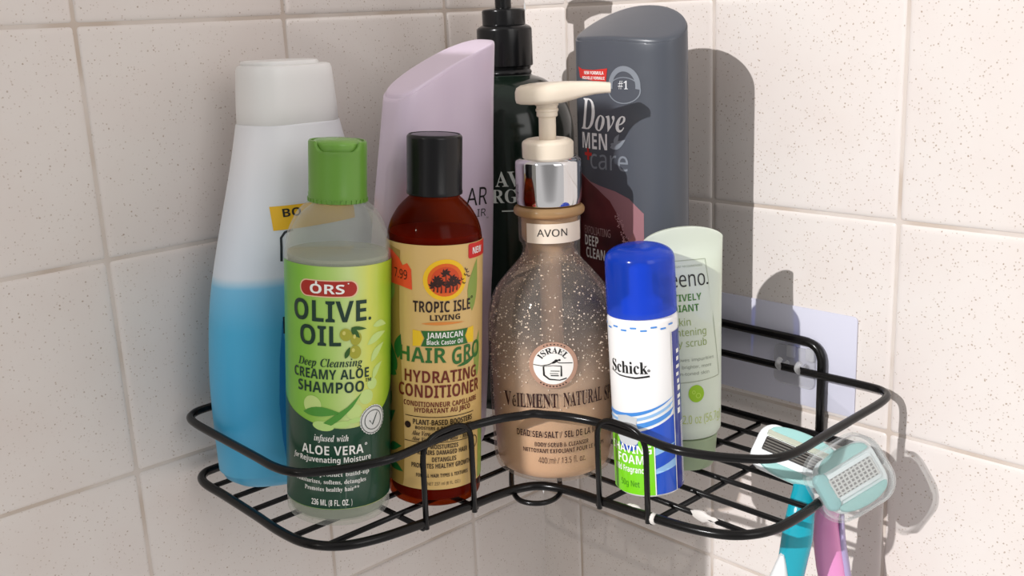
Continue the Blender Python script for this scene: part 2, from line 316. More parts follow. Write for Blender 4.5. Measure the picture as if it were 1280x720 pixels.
        115: [67, [[30,-1,17,0,6,3,6,19,19,15,31,13,36,14,39,15,41,17,42,20,41,23,37,26,26,31,15,37,11,40,8,44,7,49,6,54,8,63,14,70,23,73,35,75,48,73,61,69,55,55,45,58,35,60,28,59,26,55,27,52,31,49,41,45,52,39,56,36,59,32,61,28,62,22,60,12,54,5,44,0]]],
        116: [58, [[36,-1,24,1,19,4,16,8,13,15,13,23,13,58,3,58,3,67,14,73,20,89,33,89,33,73,53,73,53,58,33,58,33,23,33,19,35,17,38,15,41,15,48,15,54,17,54,2,46,0]]],
        117: [88, [[36,-1,25,0,17,5,12,13,10,26,10,73,30,73,30,30,31,24,33,19,37,16,42,15,50,16,54,21,57,28,58,39,58,73,78,73,78,0,62,0,60,9,59,9,55,5,49,1,43,-1]]],
        118: [77, [[28,0,0,73,21,73,35,32,37,24,38,17,41,32,55,73,76,73,48,0]]],
        119: [115, [[22,0,1,73,21,73,30,41,31,33,33,24,34,17,35,22,36,28,37,34,38,38,47,73,69,73,77,38,79,32,80,24,80,17,81,17,82,23,83,33,85,41,94,73,114,73,93,0,71,0,65,26,64,32,61,42,59,52,58,58,57,58,56,52,53,42,51,32,50,25,44,0]]],
        120: [78, [[1,0,26,37,2,73,25,73,39,50,53,73,76,73,52,37,77,0,54,0,39,25,23,0]]],
        121: [77, [[15,-32,9,-32,5,-31,5,-15,8,-16,12,-16,18,-15,22,-12,26,-8,28,-3,29,1,0,73,22,73,36,32,37,26,38,19,39,19,40,26,41,32,55,73,76,73,45,-9,40,-19,33,-27,25,-31]]],
        122: [66, [[4,0,4,12,38,58,6,58,6,73,60,73,60,60,27,15,62,15,62,0]]],
        48: [77, [[38,-1,23,2,13,12,9,19,7,27,5,37,5,48,6,62,8,75,12,84,19,91,27,96,38,97,53,94,64,84,67,77,70,69,71,59,72,48,71,34,69,21,64,12,58,5,49,0],[38,15,45,17,49,23,51,34,52,48,51,62,49,73,45,79,38,81,32,79,28,73,26,62,25,48,26,34,28,23,32,17]]],
        49: [77, [[35,0,35,55,35,65,36,75,33,72,29,68,18,59,8,71,39,96,55,96,55,0]]],
        50: [77, [[5,0,5,14,29,38,41,51,48,60,50,69,49,74,46,78,43,80,38,80,32,80,27,78,16,71,5,84,14,90,25,95,39,97,48,96,56,94,62,90,66,85,69,78,70,71,69,64,67,57,57,44,43,30,31,18,31,17,72,17,72,0]]],
        51: [77, [[33,-1,18,0,5,4,5,21,18,16,31,15,40,16,46,19,49,23,50,29,48,36,45,38,41,40,27,42,20,42,20,57,27,57,41,59,45,61,47,63,49,70,48,75,46,78,41,80,35,81,29,80,23,79,15,74,5,88,18,95,27,97,37,97,50,96,60,91,66,84,69,74,67,65,63,59,56,54,48,51,48,50,58,48,65,43,70,37,71,28,70,20,67,13,62,7,55,2,45,0]]],
        52: [77, [[43,0,43,20,2,20,2,34,44,96,63,96,63,36,75,36,75,20,63,20,63,0],[20,36,43,36,43,52,43,59,44,68,44,73,41,67,38,62]]],
        53: [77, [[32,-1,18,0,7,4,7,21,19,17,32,15,40,16,45,19,49,24,50,30,45,41,31,45,23,44,17,43,8,47,12,96,64,96,64,79,30,79,28,60,33,61,40,61,49,60,56,58,62,54,67,48,70,41,71,32,68,18,61,8,49,1]]],
        54: [77, [[40,-1,30,0,22,3,15,9,9,17,6,28,5,41,6,57,10,72,14,79,19,85,25,90,32,94,42,96,53,97,59,97,66,96,66,80,60,81,54,81,44,80,36,77,30,73,26,67,24,60,23,51,24,51,27,56,32,59,38,62,45,62,56,60,65,54,71,45,72,32,70,18,64,8,53,1],[39,15,45,16,49,19,52,24,53,32,52,38,50,43,46,46,40,47,32,45,27,40,25,33,26,25,31,18,35,16]]],
        55: [77, [[15,0,51,79,4,79,4,96,72,96,72,83,36,0]]],
        56: [77, [[38,-1,24,0,13,6,7,14,5,24,6,33,10,40,16,46,23,50,17,55,12,60,9,66,8,74,9,81,12,87,17,91,23,95,31,96,38,97,46,96,54,95,60,91,65,87,68,81,69,74,68,66,64,60,59,55,52,51,62,44,69,36,71,31,72,25,71,17,68,11,63,6,56,2,48,-1],[38,59,46,64,49,68,50,73,49,77,47,80,43,82,38,82,34,82,30,80,28,77,27,73,28,68,30,64],[38,14,45,14,49,17,52,21,53,25,51,32,46,37,39,41,37,42,27,35,24,31,24,26,24,21,27,17,32,14]]],
        57: [77, [[24,-1,17,-1,11,0,11,16,17,15,23,15,33,15,41,18,47,23,50,29,52,36,53,44,45,37,39,34,31,33,20,35,12,41,6,51,4,64,6,78,13,88,23,95,37,97,46,96,55,92,62,87,67,79,71,68,72,55,71,39,67,23,63,17,58,11,52,6,44,2,35,-1],[37,49,45,51,50,56,52,62,50,71,45,78,42,80,37,81,32,80,28,77,25,71,24,64,25,58,27,53,31,50]]],
    },
    'B': {
        65: [87, [[-2,0,-2,4,2,4,5,6,10,15,41,93,45,93,77,17,82,7,85,4,89,4,89,0,46,0,46,4,54,5,57,9,55,16,51,26,21,26,16,14,15,12,15,10,17,5,25,4,26,4,26,0],[23,32,48,32,35,64]]],
        66: [89, [[3,0,3,3,9,4,12,6,14,10,15,16,15,74,14,82,10,87,3,88,3,91,44,91,59,90,70,86,77,79,79,70,78,63,74,57,67,52,57,49,69,46,77,41,82,35,84,26,81,15,74,7,63,2,48,0],[36,50,38,50,47,51,53,54,56,60,57,69,56,77,54,82,50,86,43,87,40,86,38,85,36,78],[44,5,52,6,57,10,59,16,60,26,59,35,55,42,49,45,39,46,36,46,36,13,38,7,40,5]]],
        67: [94, [[51,-2,39,-1,27,4,18,11,11,21,7,32,5,46,7,59,11,70,18,80,28,87,39,92,52,93,62,92,73,88,78,87,82,89,84,93,87,93,87,62,84,62,78,73,71,81,63,87,53,89,42,86,35,78,30,64,29,45,30,28,35,15,44,7,56,5,64,6,72,9,79,14,86,21,89,18,82,9,73,3,63,-1]]],
        68: [99, [[4,0,4,3,9,4,13,6,14,9,15,15,15,75,14,81,12,85,9,87,3,88,3,91,44,91,56,90,66,88,74,84,81,79,87,73,90,65,93,56,94,46,91,26,82,11,67,3,46,0],[44,5,56,7,64,15,67,21,69,28,70,36,70,46,69,64,64,76,56,84,45,87,40,86,38,85,36,77,36,14,38,7,40,5]]],
        69: [89, [[3,0,3,3,9,4,12,6,14,10,15,16,15,74,14,81,12,85,9,87,3,88,3,91,80,91,80,64,77,64,74,75,68,81,59,85,46,86,40,86,37,83,37,78,37,49,39,49,46,50,52,54,55,60,58,69,61,69,61,24,57,24,55,36,52,40,48,43,37,44,37,13,37,9,38,7,46,6,55,6,63,8,69,11,74,15,79,21,82,29,86,29,80,0]]],
        70: [81, [[3,0,3,3,9,5,12,7,14,11,15,17,15,75,14,81,12,85,9,87,3,88,3,91,79,91,79,64,75,64,74,71,71,77,67,81,62,84,55,86,46,86,40,86,37,84,36,80,36,49,38,49,46,51,51,54,55,60,57,69,60,69,60,24,57,24,55,34,51,40,46,44,38,45,36,45,36,16,38,9,39,6,42,5,51,3,51,0]]],
        71: [102, [[54,-2,40,-1,28,4,19,11,11,21,7,32,6,46,7,59,11,70,19,80,28,87,39,92,51,93,62,92,74,88,78,87,81,89,84,93,87,93,87,62,84,62,81,69,76,76,71,81,66,85,60,88,53,89,43,86,35,78,31,64,29,46,30,36,31,27,33,20,36,13,44,5,55,3,62,3,66,5,68,9,69,14,69,26,68,31,66,34,62,36,55,36,55,40,100,40,100,36,95,36,91,34,90,31,89,26,89,6,80,2,71,0,63,-2]]],
        72: [105, [[3,0,3,3,9,4,12,6,14,10,15,16,15,76,14,81,12,85,9,87,3,88,3,91,48,91,48,88,41,86,37,83,36,76,36,50,68,50,68,76,67,83,64,86,56,88,56,91,101,91,101,88,96,87,92,85,90,81,90,76,90,16,90,10,92,7,96,4,101,3,101,0,56,0,56,3,62,4,66,6,68,10,68,16,68,44,36,44,36,16,37,10,39,6,42,4,48,3,48,0]]],
        73: [52, [[3,0,3,3,8,5,12,6,14,10,15,15,15,77,14,82,13,85,9,87,3,88,3,91,49,91,49,88,43,87,39,85,37,82,37,77,37,15,37,9,41,5,49,3,49,0]]],
        74: [66, [[22,-13,16,-12,10,-11,6,-8,2,-4,0,0,-1,5,0,9,2,12,5,14,9,15,13,14,16,12,18,9,19,6,17,0,15,-4,17,-7,21,-8,25,-7,28,-5,30,4,30,73,28,82,27,84,24,86,16,88,16,91,63,91,63,88,55,86,53,85,52,82,51,73,51,18,49,4,44,-5,35,-11]]],
        75: [102, [[3,0,3,3,9,4,13,6,14,10,15,16,15,76,14,81,13,85,9,87,3,88,3,91,48,91,48,88,41,86,37,83,37,76,37,47,64,75,68,80,70,84,67,87,58,88,58,91,97,91,97,88,95,88,89,87,83,84,76,79,69,72,54,57,93,9,97,5,104,3,104,0,56,0,56,3,61,4,64,4,67,7,63,13,40,43,37,40,37,16,37,10,39,6,43,4,48,3,48,0]]],
        76: [85, [[3,0,3,3,9,4,12,6,14,10,15,16,15,76,14,81,12,85,9,87,3,88,3,91,50,91,50,88,42,87,39,85,38,83,36,76,36,17,37,9,40,6,47,6,56,6,63,8,69,11,74,16,78,22,82,31,85,31,80,0]]],
        77: [127, [[3,0,3,3,9,4,12,6,14,10,15,16,15,76,14,83,11,86,3,88,3,91,37,91,63,28,90,91,123,91,123,88,118,87,115,85,113,81,112,76,112,17,113,9,116,5,123,3,123,0,79,0,79,3,87,5,90,9,91,17,91,80,58,0,54,0,21,78,21,16,22,10,24,6,28,4,34,3,34,0]]],
        78: [99, [[81,-2,21,70,21,16,22,10,24,6,27,4,33,3,33,0,4,0,4,3,11,5,14,8,15,16,15,78,7,87,4,88,4,91,31,91,78,34,78,75,77,83,74,86,66,88,66,91,96,91,96,88,90,87,87,85,85,81,84,75,84,-2]]],
        79: [105, [[52,-2,43,-1,34,1,26,6,19,12,13,19,9,27,6,36,6,46,6,55,9,64,13,72,19,79,26,85,34,90,43,92,53,93,63,92,71,90,79,85,86,80,92,73,96,65,99,55,100,46,99,36,96,27,92,19,86,12,79,6,71,1,62,-1],[53,2,63,5,70,13,74,27,76,46,75,56,74,64,72,72,70,78,62,86,52,89,42,86,35,78,30,64,29,46,29,36,31,27,33,20,35,13,43,5]]],
        80: [84, [[3,0,3,3,9,4,12,6,14,10,15,16,15,76,14,81,12,85,9,87,3,88,3,91,43,91,57,90,67,88,73,84,78,80,81,73,82,66,80,56,73,48,63,43,48,41,36,41,36,16,37,10,39,6,42,4,48,3,48,0],[36,46,40,46,49,47,54,51,57,57,58,66,58,75,55,81,50,85,43,86,38,85,36,80]]],
        81: [105, [[76,-23,63,-22,52,-17,44,-10,37,0,28,4,20,10,14,17,9,26,6,35,6,46,6,55,9,64,13,72,19,79,26,85,34,90,43,92,53,93,63,92,71,90,79,85,86,80,92,73,96,65,99,55,100,46,97,30,91,17,86,11,80,7,74,3,66,0,76,-12,89,-16,98,-15,99,-18,87,-22],[53,2,63,5,70,13,75,27,76,46,76,56,74,64,72,72,70,78,62,86,52,89,42,86,35,78,30,64,29,46,29,36,31,27,33,20,36,13,43,5]]],
        82: [95, [[3,0,3,3,9,4,12,6,14,10,15,16,15,76,14,81,12,85,9,87,3,88,3,91,43,91,53,91,61,90,68,88,73,85,81,78,83,67,82,59,78,53,72,48,63,45,86,10,90,5,96,3,96,0,68,0,40,42,36,42,36,16,37,10,39,6,42,4,48,3,48,0],[36,47,41,47,50,48,56,52,60,58,61,67,57,81,45,86,40,86,38,84,36,77]]],
        83: [78, [[9,-2,9,32,12,32,17,19,22,10,30,5,39,3,46,4,51,7,55,12,56,18,53,26,45,32,33,38,22,44,15,51,11,58,10,66,11,74,13,81,18,86,23,90,30,92,37,93,46,92,56,90,58,89,60,89,63,90,64,93,68,93,68,64,64,64,62,71,59,77,54,82,50,86,44,88,39,89,33,88,28,85,25,81,24,76,25,71,27,67,38,61,51,55,63,47,67,42,70,38,72,27,71,19,68,12,63,6,56,2,48,-1,38,-2,32,-2,25,0,20,2,17,2,14,1,12,-2]]],
        84: [85, [[18,0,18,3,25,4,28,6,30,10,31,16,31,87,30,87,20,85,13,81,8,73,6,64,2,64,2,91,82,91,82,63,79,63,76,74,71,81,64,85,54,87,53,87,53,16,53,10,55,6,59,4,66,3,66,0]]],
        85: [99, [[50,-3,34,0,23,6,17,16,15,31,15,76,14,81,12,85,9,87,3,88,3,91,48,91,48,88,40,86,37,83,36,76,36,28,37,18,41,10,46,6,55,4,65,6,73,11,77,20,78,32,78,76,78,81,76,85,72,87,66,88,66,91,95,91,95,88,90,86,87,84,85,81,84,76,84,36,84,27,82,18,80,12,76,6,65,0]]],
        86: [86, [[42,-3,9,76,4,84,2,86,-3,88,-3,91,42,91,42,88,33,86,31,85,30,82,32,76,52,29,70,75,71,82,70,85,68,86,60,88,60,91,88,91,88,88,85,87,82,85,76,77,46,-3]]],
        87: [122, [[34,-2,6,79,3,85,1,87,-3,88,-3,91,36,91,36,88,30,86,29,85,28,82,30,75,45,31,60,71,57,80,56,84,53,86,46,88,46,91,88,91,88,88,81,86,79,82,80,77,95,33,108,74,110,81,109,84,108,86,101,88,101,91,125,91,125,88,121,87,119,84,115,76,89,-2,86,-2,63,62,38,-2]]],
        88: [94, [[2,0,2,3,11,6,18,13,39,42,16,77,9,85,7,87,3,88,3,91,49,91,49,88,46,88,40,87,38,83,40,78,53,58,64,75,68,83,66,86,59,88,59,91,92,91,92,88,91,88,85,87,81,85,71,75,56,53,83,11,87,6,92,3,93,3,93,0,48,0,48,3,49,3,56,5,58,8,55,16,42,37,28,16,25,9,27,5,35,3,35,0]]],
        89: [85, [[20,0,20,3,26,4,30,6,31,10,32,16,32,36,9,77,6,83,3,86,0,87,-3,88,-3,91,41,91,41,88,39,88,33,86,31,83,33,78,50,45,67,73,70,82,67,86,60,88,59,88,59,91,88,91,88,88,82,85,77,78,54,41,54,16,54,10,56,6,60,4,66,3,66,0]]],
        90: [89, [[4,0,4,2,55,86,43,86,28,84,23,81,19,77,15,71,12,63,9,63,11,91,81,91,81,89,31,6,48,6,60,7,70,12,77,21,81,33,85,33,81,0]]],
        97: [69, [[51,-2,43,0,40,7,30,0,19,-2,13,-1,8,2,5,7,4,13,6,21,13,27,24,33,40,38,40,48,39,53,37,56,34,58,30,59,23,58,21,55,23,51,25,46,24,43,22,40,19,39,15,38,12,39,9,41,7,44,7,47,7,52,10,56,14,59,19,62,25,63,32,64,45,62,53,58,57,52,59,42,59,12,59,8,61,7,64,8,66,6,59,0],[30,7,35,8,40,13,40,34,28,28,24,17,25,9]]],
        98: [72, [[9,-2,9,78,7,86,2,88,2,91,28,91,28,56,35,62,44,64,51,63,57,60,62,55,65,49,68,42,68,33,67,24,65,15,60,8,54,3,47,-1,38,-2,30,0,21,6,11,-2],[37,3,43,5,46,10,48,19,49,32,48,43,46,50,42,55,37,56,31,54,29,51,28,48,28,14,30,6]]],
        99: [59, [[31,-2,24,-1,17,2,12,7,8,14,5,21,4,30,5,39,8,47,13,54,19,59,27,63,35,64,44,63,50,60,54,55,55,49,55,46,53,43,51,41,47,41,41,43,39,50,39,52,39,54,38,58,34,59,25,54,22,37,24,25,27,15,33,10,41,8,48,9,54,14,57,12,45,2]]],
        100: [74, [[28,-2,21,-1,16,2,11,7,7,13,5,21,4,29,5,39,7,47,11,54,16,59,22,63,29,64,38,62,45,56,45,80,44,84,42,86,35,88,35,91,64,91,64,15,65,8,67,6,71,6,71,2,59,1,45,-2,45,8,38,0],[34,6,37,6,40,8,43,11,45,15,45,48,43,51,41,54,35,56,29,55,26,50,24,42,24,31,24,20,26,12,29,7]]],
        101: [60, [[31,-2,23,-1,17,2,12,7,7,14,5,22,4,31,5,40,8,48,12,55,17,60,24,63,31,64,42,62,50,56,55,47,57,35,57,33,23,33,28,15,40,8,47,11,54,17,57,15,52,7,46,2,39,-1],[23,38,40,38,40,43,39,55,36,58,32,59,25,55,23,41]]],
        102: [43, [[3,0,3,3,8,4,10,7,10,15,10,55,3,55,3,62,10,62,10,71,12,80,17,87,25,91,35,93,42,92,48,89,51,85,53,80,52,76,50,73,48,72,45,71,39,73,37,75,37,78,39,84,39,85,39,87,39,88,36,89,33,88,31,86,30,78,30,62,41,62,41,55,30,55,30,13,30,8,32,5,35,4,40,3,40,0]]],
        103: [66, [[29,-28,18,-27,10,-24,4,-20,3,-15,6,-9,14,-5,7,0,5,6,6,11,8,15,13,18,20,22,8,30,4,42,5,48,8,54,12,58,18,61,24,63,31,64,39,63,47,61,63,61,63,54,54,54,57,47,58,41,58,35,55,30,52,26,47,23,41,21,34,21,31,21,28,21,22,19,21,17,20,14,22,11,28,10,35,10,52,8,57,6,61,3,62,-2,63,-7,61,-16,54,-23,44,-27],[31,25,36,26,38,29,39,35,40,42,39,50,38,55,36,58,31,59,27,58,25,55,23,50,23,42,23,35,25,29,27,26],[32,-23,48,-21,53,-13,52,-10,50,-8,41,-7,19,-7,16,-10,15,-15,16,-18,19,-21,24,-23]]],
        104: [76, [[4,0,4,3,9,5,10,11,10,80,9,86,7,87,4,88,4,91,30,91,30,53,38,61,49,64,62,58,66,42,66,11,67,5,69,4,73,3,73,0,40,0,40,3,41,3,46,5,47,11,47,43,46,52,44,54,41,54,35,52,30,47,30,11,31,5,33,4,36,3,36,0]]],
        105: [40, [[20,72,16,73,13,75,11,79,10,82,11,86,13,90,16,92,20,93,24,92,27,90,29,86,30,82,29,79,27,75,24,73],[4,0,4,3,9,5,10,11,10,50,9,57,4,59,4,62,30,62,30,11,31,5,36,3,36,0]]],
        106: [42, [[21,73,17,73,14,76,12,79,11,83,12,87,14,90,17,92,21,93,25,92,28,90,31,87,31,83,31,79,28,76,25,73],[7,-28,-2,-26,-9,-21,-11,-18,-11,-14,-11,-11,-9,-8,-6,-6,-3,-6,3,-8,5,-10,5,-13,4,-17,2,-21,3,-23,6,-23,10,-23,12,-20,13,-11,13,50,11,57,9,58,4,59,4,62,32,62,32,-4,30,-15,25,-22,18,-27]]],
        107: [72, [[3,0,3,3,9,5,10,11,10,80,9,86,8,87,4,88,4,91,30,91,30,34,45,50,48,53,49,56,47,58,42,59,41,59,41,62,69,62,69,59,62,57,55,52,44,42,69,7,72,4,75,3,75,0,42,0,42,3,43,3,47,4,48,6,46,10,33,29,30,27,30,11,31,5,36,3,36,0]]],
        108: [40, [[4,0,4,3,9,5,10,11,10,80,9,86,8,87,4,88,4,91,30,91,30,11,31,5,36,3,36,0]]],
        109: [111, [[4,0,4,3,9,5,10,11,10,51,9,57,7,58,4,59,4,62,29,62,29,53,38,61,47,64,58,61,64,52,73,61,84,64,96,58,101,42,101,11,102,5,104,4,107,3,107,0,75,0,75,3,79,4,81,5,82,11,82,43,81,52,79,54,75,54,70,53,65,47,65,11,66,5,68,4,71,3,71,0,40,0,40,3,43,4,45,5,46,11,46,43,45,52,43,54,40,54,34,52,29,47,29,11,30,5,32,4,35,3,35,0]]],
        110: [76, [[4,0,4,3,9,5,10,11,10,51,9,57,7,58,4,59,4,62,30,62,30,53,38,61,49,64,62,58,66,42,66,11,67,5,69,4,73,3,73,0,40,0,40,3,41,3,46,5,47,11,47,43,46,52,44,54,41,54,35,52,30,47,30,11,31,5,33,4,36,3,36,0]]],
        111: [67, [[34,-2,25,-1,18,2,12,7,8,14,5,22,4,31,5,40,8,48,12,54,18,59,25,63,34,64,42,63,49,60,55,55,60,48,62,40,63,31,62,22,60,14,55,7,49,2,42,-1],[34,2,39,4,42,8,43,16,44,31,43,45,42,54,38,58,34,60,29,58,26,54,24,45,23,31,24,16,26,8,29,4]]],
        112: [74, [[3,-28,3,-25,8,-23,10,-20,10,-13,10,49,9,57,4,59,4,62,29,62,29,53,36,61,46,64,53,63,59,60,63,55,67,48,69,41,70,32,69,23,67,14,63,8,58,2,52,-1,45,-2,37,0,30,6,30,-12,30,-20,33,-24,39,-25,39,-28],[39,6,44,7,48,12,50,20,51,31,50,42,48,50,45,54,40,56,34,53,30,47,30,14,33,8]]],
        113: [73, [[35,-28,35,-25,43,-23,44,-20,45,-17,45,6,37,0,28,-2,22,-1,16,2,11,7,7,13,5,20,4,29,5,38,8,47,13,54,19,59,26,63,34,64,43,62,51,56,62,64,64,64,64,-17,65,-23,67,-24,71,-25,71,-28],[36,6,42,8,44,10,45,13,45,48,43,56,36,59,30,57,26,52,24,44,23,31,24,20,26,12,30,7]]],
        114: [58, [[4,0,4,3,9,5,10,11,10,50,9,57,4,59,4,62,29,62,29,50,33,56,37,60,42,63,47,64,52,63,55,61,57,57,58,53,57,50,56,47,53,45,50,44,44,46,41,50,38,52,35,51,32,48,30,44,30,38,30,11,30,7,32,5,39,3,39,0]]],
        115: [58, [[30,-2,24,-1,17,1,15,2,12,1,10,-2,7,-2,7,21,11,21,13,14,17,8,22,4,28,3,32,4,36,5,38,8,38,12,37,17,31,21,21,26,15,30,11,34,8,39,7,44,9,52,13,58,20,62,28,64,33,63,40,62,41,61,43,61,45,62,46,64,49,64,49,44,46,44,43,51,39,55,35,58,30,59,26,59,23,57,22,55,21,52,23,46,29,42,38,38,44,34,48,30,51,25,51,19,50,10,46,4,39,-1]]],
        116: [46, [[25,-2,18,-1,13,2,11,7,10,14,10,56,4,56,4,60,18,74,26,85,29,85,29,62,42,62,42,56,29,56,29,16,30,10,31,9,34,8,38,10,41,15,44,13,36,2]]],
        117: [75, [[26,-2,18,-1,13,3,10,10,9,19,9,50,8,56,6,58,2,59,2,62,28,62,28,15,30,9,32,8,35,7,41,9,46,13,46,50,44,57,42,58,38,59,38,62,65,62,65,14,66,8,72,6,72,3,60,1,46,-2,46,8,42,4,37,1,32,-1]]],
        118: [61, [[28,-2,8,50,4,56,2,58,-1,59,-1,62,33,62,33,59,31,59,27,58,26,55,26,54,37,24,47,51,48,54,46,58,41,59,41,62,61,62,61,59,58,58,56,56,52,49,32,-2]]],
        119: [87, [[24,-2,3,53,1,57,-2,59,-2,62,28,62,28,59,24,58,23,55,23,53,24,51,33,25,42,47,40,53,38,58,34,59,34,62,65,62,65,59,60,58,59,55,59,54,60,52,67,28,76,51,77,55,76,58,71,59,71,62,89,62,89,59,85,57,82,52,61,-2,58,-2,45,39,28,-2]]],
        120: [64, [[1,0,1,3,7,6,12,11,25,27,9,53,5,57,1,59,1,62,34,62,34,59,29,58,28,56,30,52,37,41,45,51,47,56,45,58,40,59,40,62,62,62,62,59,57,57,51,51,40,37,58,7,61,4,64,3,64,0,31,0,31,3,36,4,37,6,35,12,28,23,19,12,17,7,18,4,23,3,24,3,24,0]]],
        121: [60, [[10,-28,6,-27,2,-25,-1,-21,-1,-17,-1,-13,1,-11,4,-9,7,-8,13,-10,14,-12,15,-15,15,-16,15,-17,15,-19,17,-20,20,-18,23,-15,26,-9,28,-1,7,50,5,55,3,57,-1,59,-1,62,32,62,32,59,27,58,26,55,26,53,27,51,37,24,46,48,47,52,48,55,46,58,41,59,41,62,60,62,60,59,57,58,55,56,52,48,32,-5,26,-19,23,-23,19,-26]]],
        122: [59, [[3,0,3,3,34,57,26,57,19,57,14,54,11,50,9,43,5,43,6,62,55,62,55,58,25,5,30,5,39,6,45,9,49,14,52,21,55,21,54,0]]],
        48: [75, [[38,-1,27,0,18,5,12,12,8,22,5,34,5,48,5,62,8,74,12,84,18,91,27,96,38,97,48,96,57,91,63,84,67,74,70,62,71,48,70,34,67,22,63,12,57,5,48,0],[38,7,44,10,47,18,48,24,49,31,50,39,50,48,49,65,47,78,44,86,38,89,31,86,28,78,26,65,25,48,26,39,26,31,27,24,28,18,31,10]]],
        49: [75, [[13,0,13,7,24,7,27,8,29,9,31,16,31,83,22,73,17,70,13,69,10,70,8,72,6,75,6,79,15,82,26,89,36,96,51,96,51,16,52,9,54,8,58,7,69,7,69,0]]],
        50: [75, [[5,0,5,14,25,34,37,49,44,61,45,74,45,81,42,85,39,88,35,89,29,88,25,83,23,76,22,66,15,67,10,69,6,73,5,79,6,84,9,88,13,92,18,95,26,97,35,97,48,96,58,91,64,84,66,75,64,66,58,56,48,44,31,28,17,15,49,15,53,15,56,17,58,20,60,24,61,28,69,28,68,0]]],
        51: [75, [[33,-1,23,-1,16,1,11,4,7,7,5,11,4,15,5,19,7,23,11,25,15,25,16,18,20,12,25,9,32,8,40,10,43,12,46,16,48,21,48,28,47,35,43,40,36,44,27,45,19,45,19,54,28,54,36,55,41,59,44,65,45,73,44,80,42,85,39,88,34,89,30,88,27,86,23,78,22,68,15,69,9,71,6,75,5,80,7,87,12,92,22,96,35,97,47,96,57,92,63,85,66,75,64,67,60,60,53,55,45,51,56,48,61,44,65,40,68,35,69,28,68,20,66,14,62,9,58,5,46,0]]],
        52: [75, [[24,0,24,7,28,7,36,9,38,12,39,17,39,25,2,25,2,33,40,96,59,96,59,34,73,34,73,25,59,25,59,17,59,12,62,9,70,7,71,7,71,0],[11,34,39,34,39,57,39,70,40,83,38,79,35,73,32,68,29,64]]],
        53: [75, [[33,-1,24,-1,17,1,12,4,8,7,6,11,5,15,6,19,8,22,12,24,16,24,18,17,22,10,26,9,31,8,39,10,42,13,45,17,47,22,47,30,46,38,43,45,37,48,29,49,21,49,14,47,8,49,12,96,63,96,64,71,56,71,55,76,53,80,49,81,21,81,19,56,25,58,34,58,48,56,59,51,66,42,68,30,67,22,65,15,61,10,56,5,45,0]]],
        54: [75, [[39,-1,30,0,22,4,15,10,10,19,7,30,6,44,7,55,8,65,11,74,15,82,21,88,27,93,35,96,44,97,52,97,58,95,63,93,66,90,68,86,68,82,67,79,64,75,60,73,52,72,51,80,49,87,46,89,43,89,36,87,30,80,27,69,25,54,32,57,44,59,55,57,63,52,69,43,70,31,68,18,63,8,53,1],[40,8,44,9,48,13,50,20,51,30,50,39,48,46,44,49,39,51,31,49,25,44,26,28,29,16,34,10]]],
        55: [75, [[22,0,58,81,23,81,17,80,15,74,14,68,6,68,7,96,71,96,71,89,34,0]]],
        56: [75, [[37,-1,26,0,18,2,12,6,8,11,5,18,4,24,5,32,9,39,16,44,24,48,17,53,11,59,8,65,7,73,8,79,10,85,14,90,20,94,28,96,38,97,51,96,60,91,65,83,67,74,66,67,62,61,49,52,59,46,66,40,70,33,71,25,69,14,62,6,51,0],[41,57,45,60,48,63,49,68,50,74,49,81,44,87,41,89,37,89,33,88,29,85,27,80,26,74,27,68,30,64],[37,6,44,7,48,11,51,16,52,23,51,29,48,34,42,38,33,43,25,36,23,30,22,24,23,17,26,11,31,8]]],
        57: [75, [[30,-1,23,-1,18,1,13,3,11,7,8,14,10,19,15,21,17,16,21,11,25,8,31,7,39,10,45,17,48,29,50,46,42,40,37,38,31,37,21,39,12,44,7,53,5,65,6,74,8,82,13,88,19,93,27,96,35,97,45,96,53,93,60,87,65,78,68,66,69,52,67,31,64,22,60,14,55,8,48,3,40,0],[37,47,41,47,45,49,50,56,49,70,46,81,42,86,36,88,31,87,27,83,25,75,24,66,27,51]]],
    },
    'I': {
        65: [84, [[-14,0,-14,3,-8,5,-3,10,65,92,68,92,65,18,65,16,68,7,78,3,78,0,36,0,36,3,42,5,45,8,47,12,47,17,48,28,19,28,10,16,7,11,6,8,8,5,14,3,14,0],[24,34,48,34,49,66]]],
        66: [86, [[-7,0,-7,3,0,4,4,8,8,17,23,74,24,77,24,81,23,83,22,85,15,87,15,90,44,90,54,90,62,89,69,88,74,85,81,79,83,71,81,63,76,56,69,51,58,48,71,40,76,28,75,21,72,14,67,9,59,4,48,1,34,0],[40,50,50,51,57,56,62,63,63,73,60,82,51,86,47,85,44,81,36,50,38,50],[33,4,42,6,49,11,54,20,55,30,51,42,37,45,35,45,27,15,26,9,28,6]]],
        67: [88, [[40,-2,30,-1,21,2,14,7,8,14,5,23,4,33,5,43,7,52,11,62,17,70,23,78,31,84,44,90,57,93,67,92,77,90,79,89,81,89,84,90,86,93,90,93,84,62,80,62,79,73,75,81,70,86,62,88,53,86,44,80,37,71,30,57,26,42,24,28,26,18,30,11,37,6,46,4,54,5,61,8,67,14,74,21,77,18,70,9,61,3,51,-1]]],
        68: [97, [[-7,0,-7,3,0,4,4,8,8,17,23,74,24,80,24,83,22,85,15,87,15,90,51,90,69,88,82,81,90,69,93,53,92,42,88,32,83,22,76,14,64,6,50,1,31,0],[34,4,42,5,50,9,57,14,62,21,67,29,70,39,72,49,73,60,72,71,68,79,61,84,52,86,49,86,46,84,43,79,27,16,26,12,26,10,27,5]]],
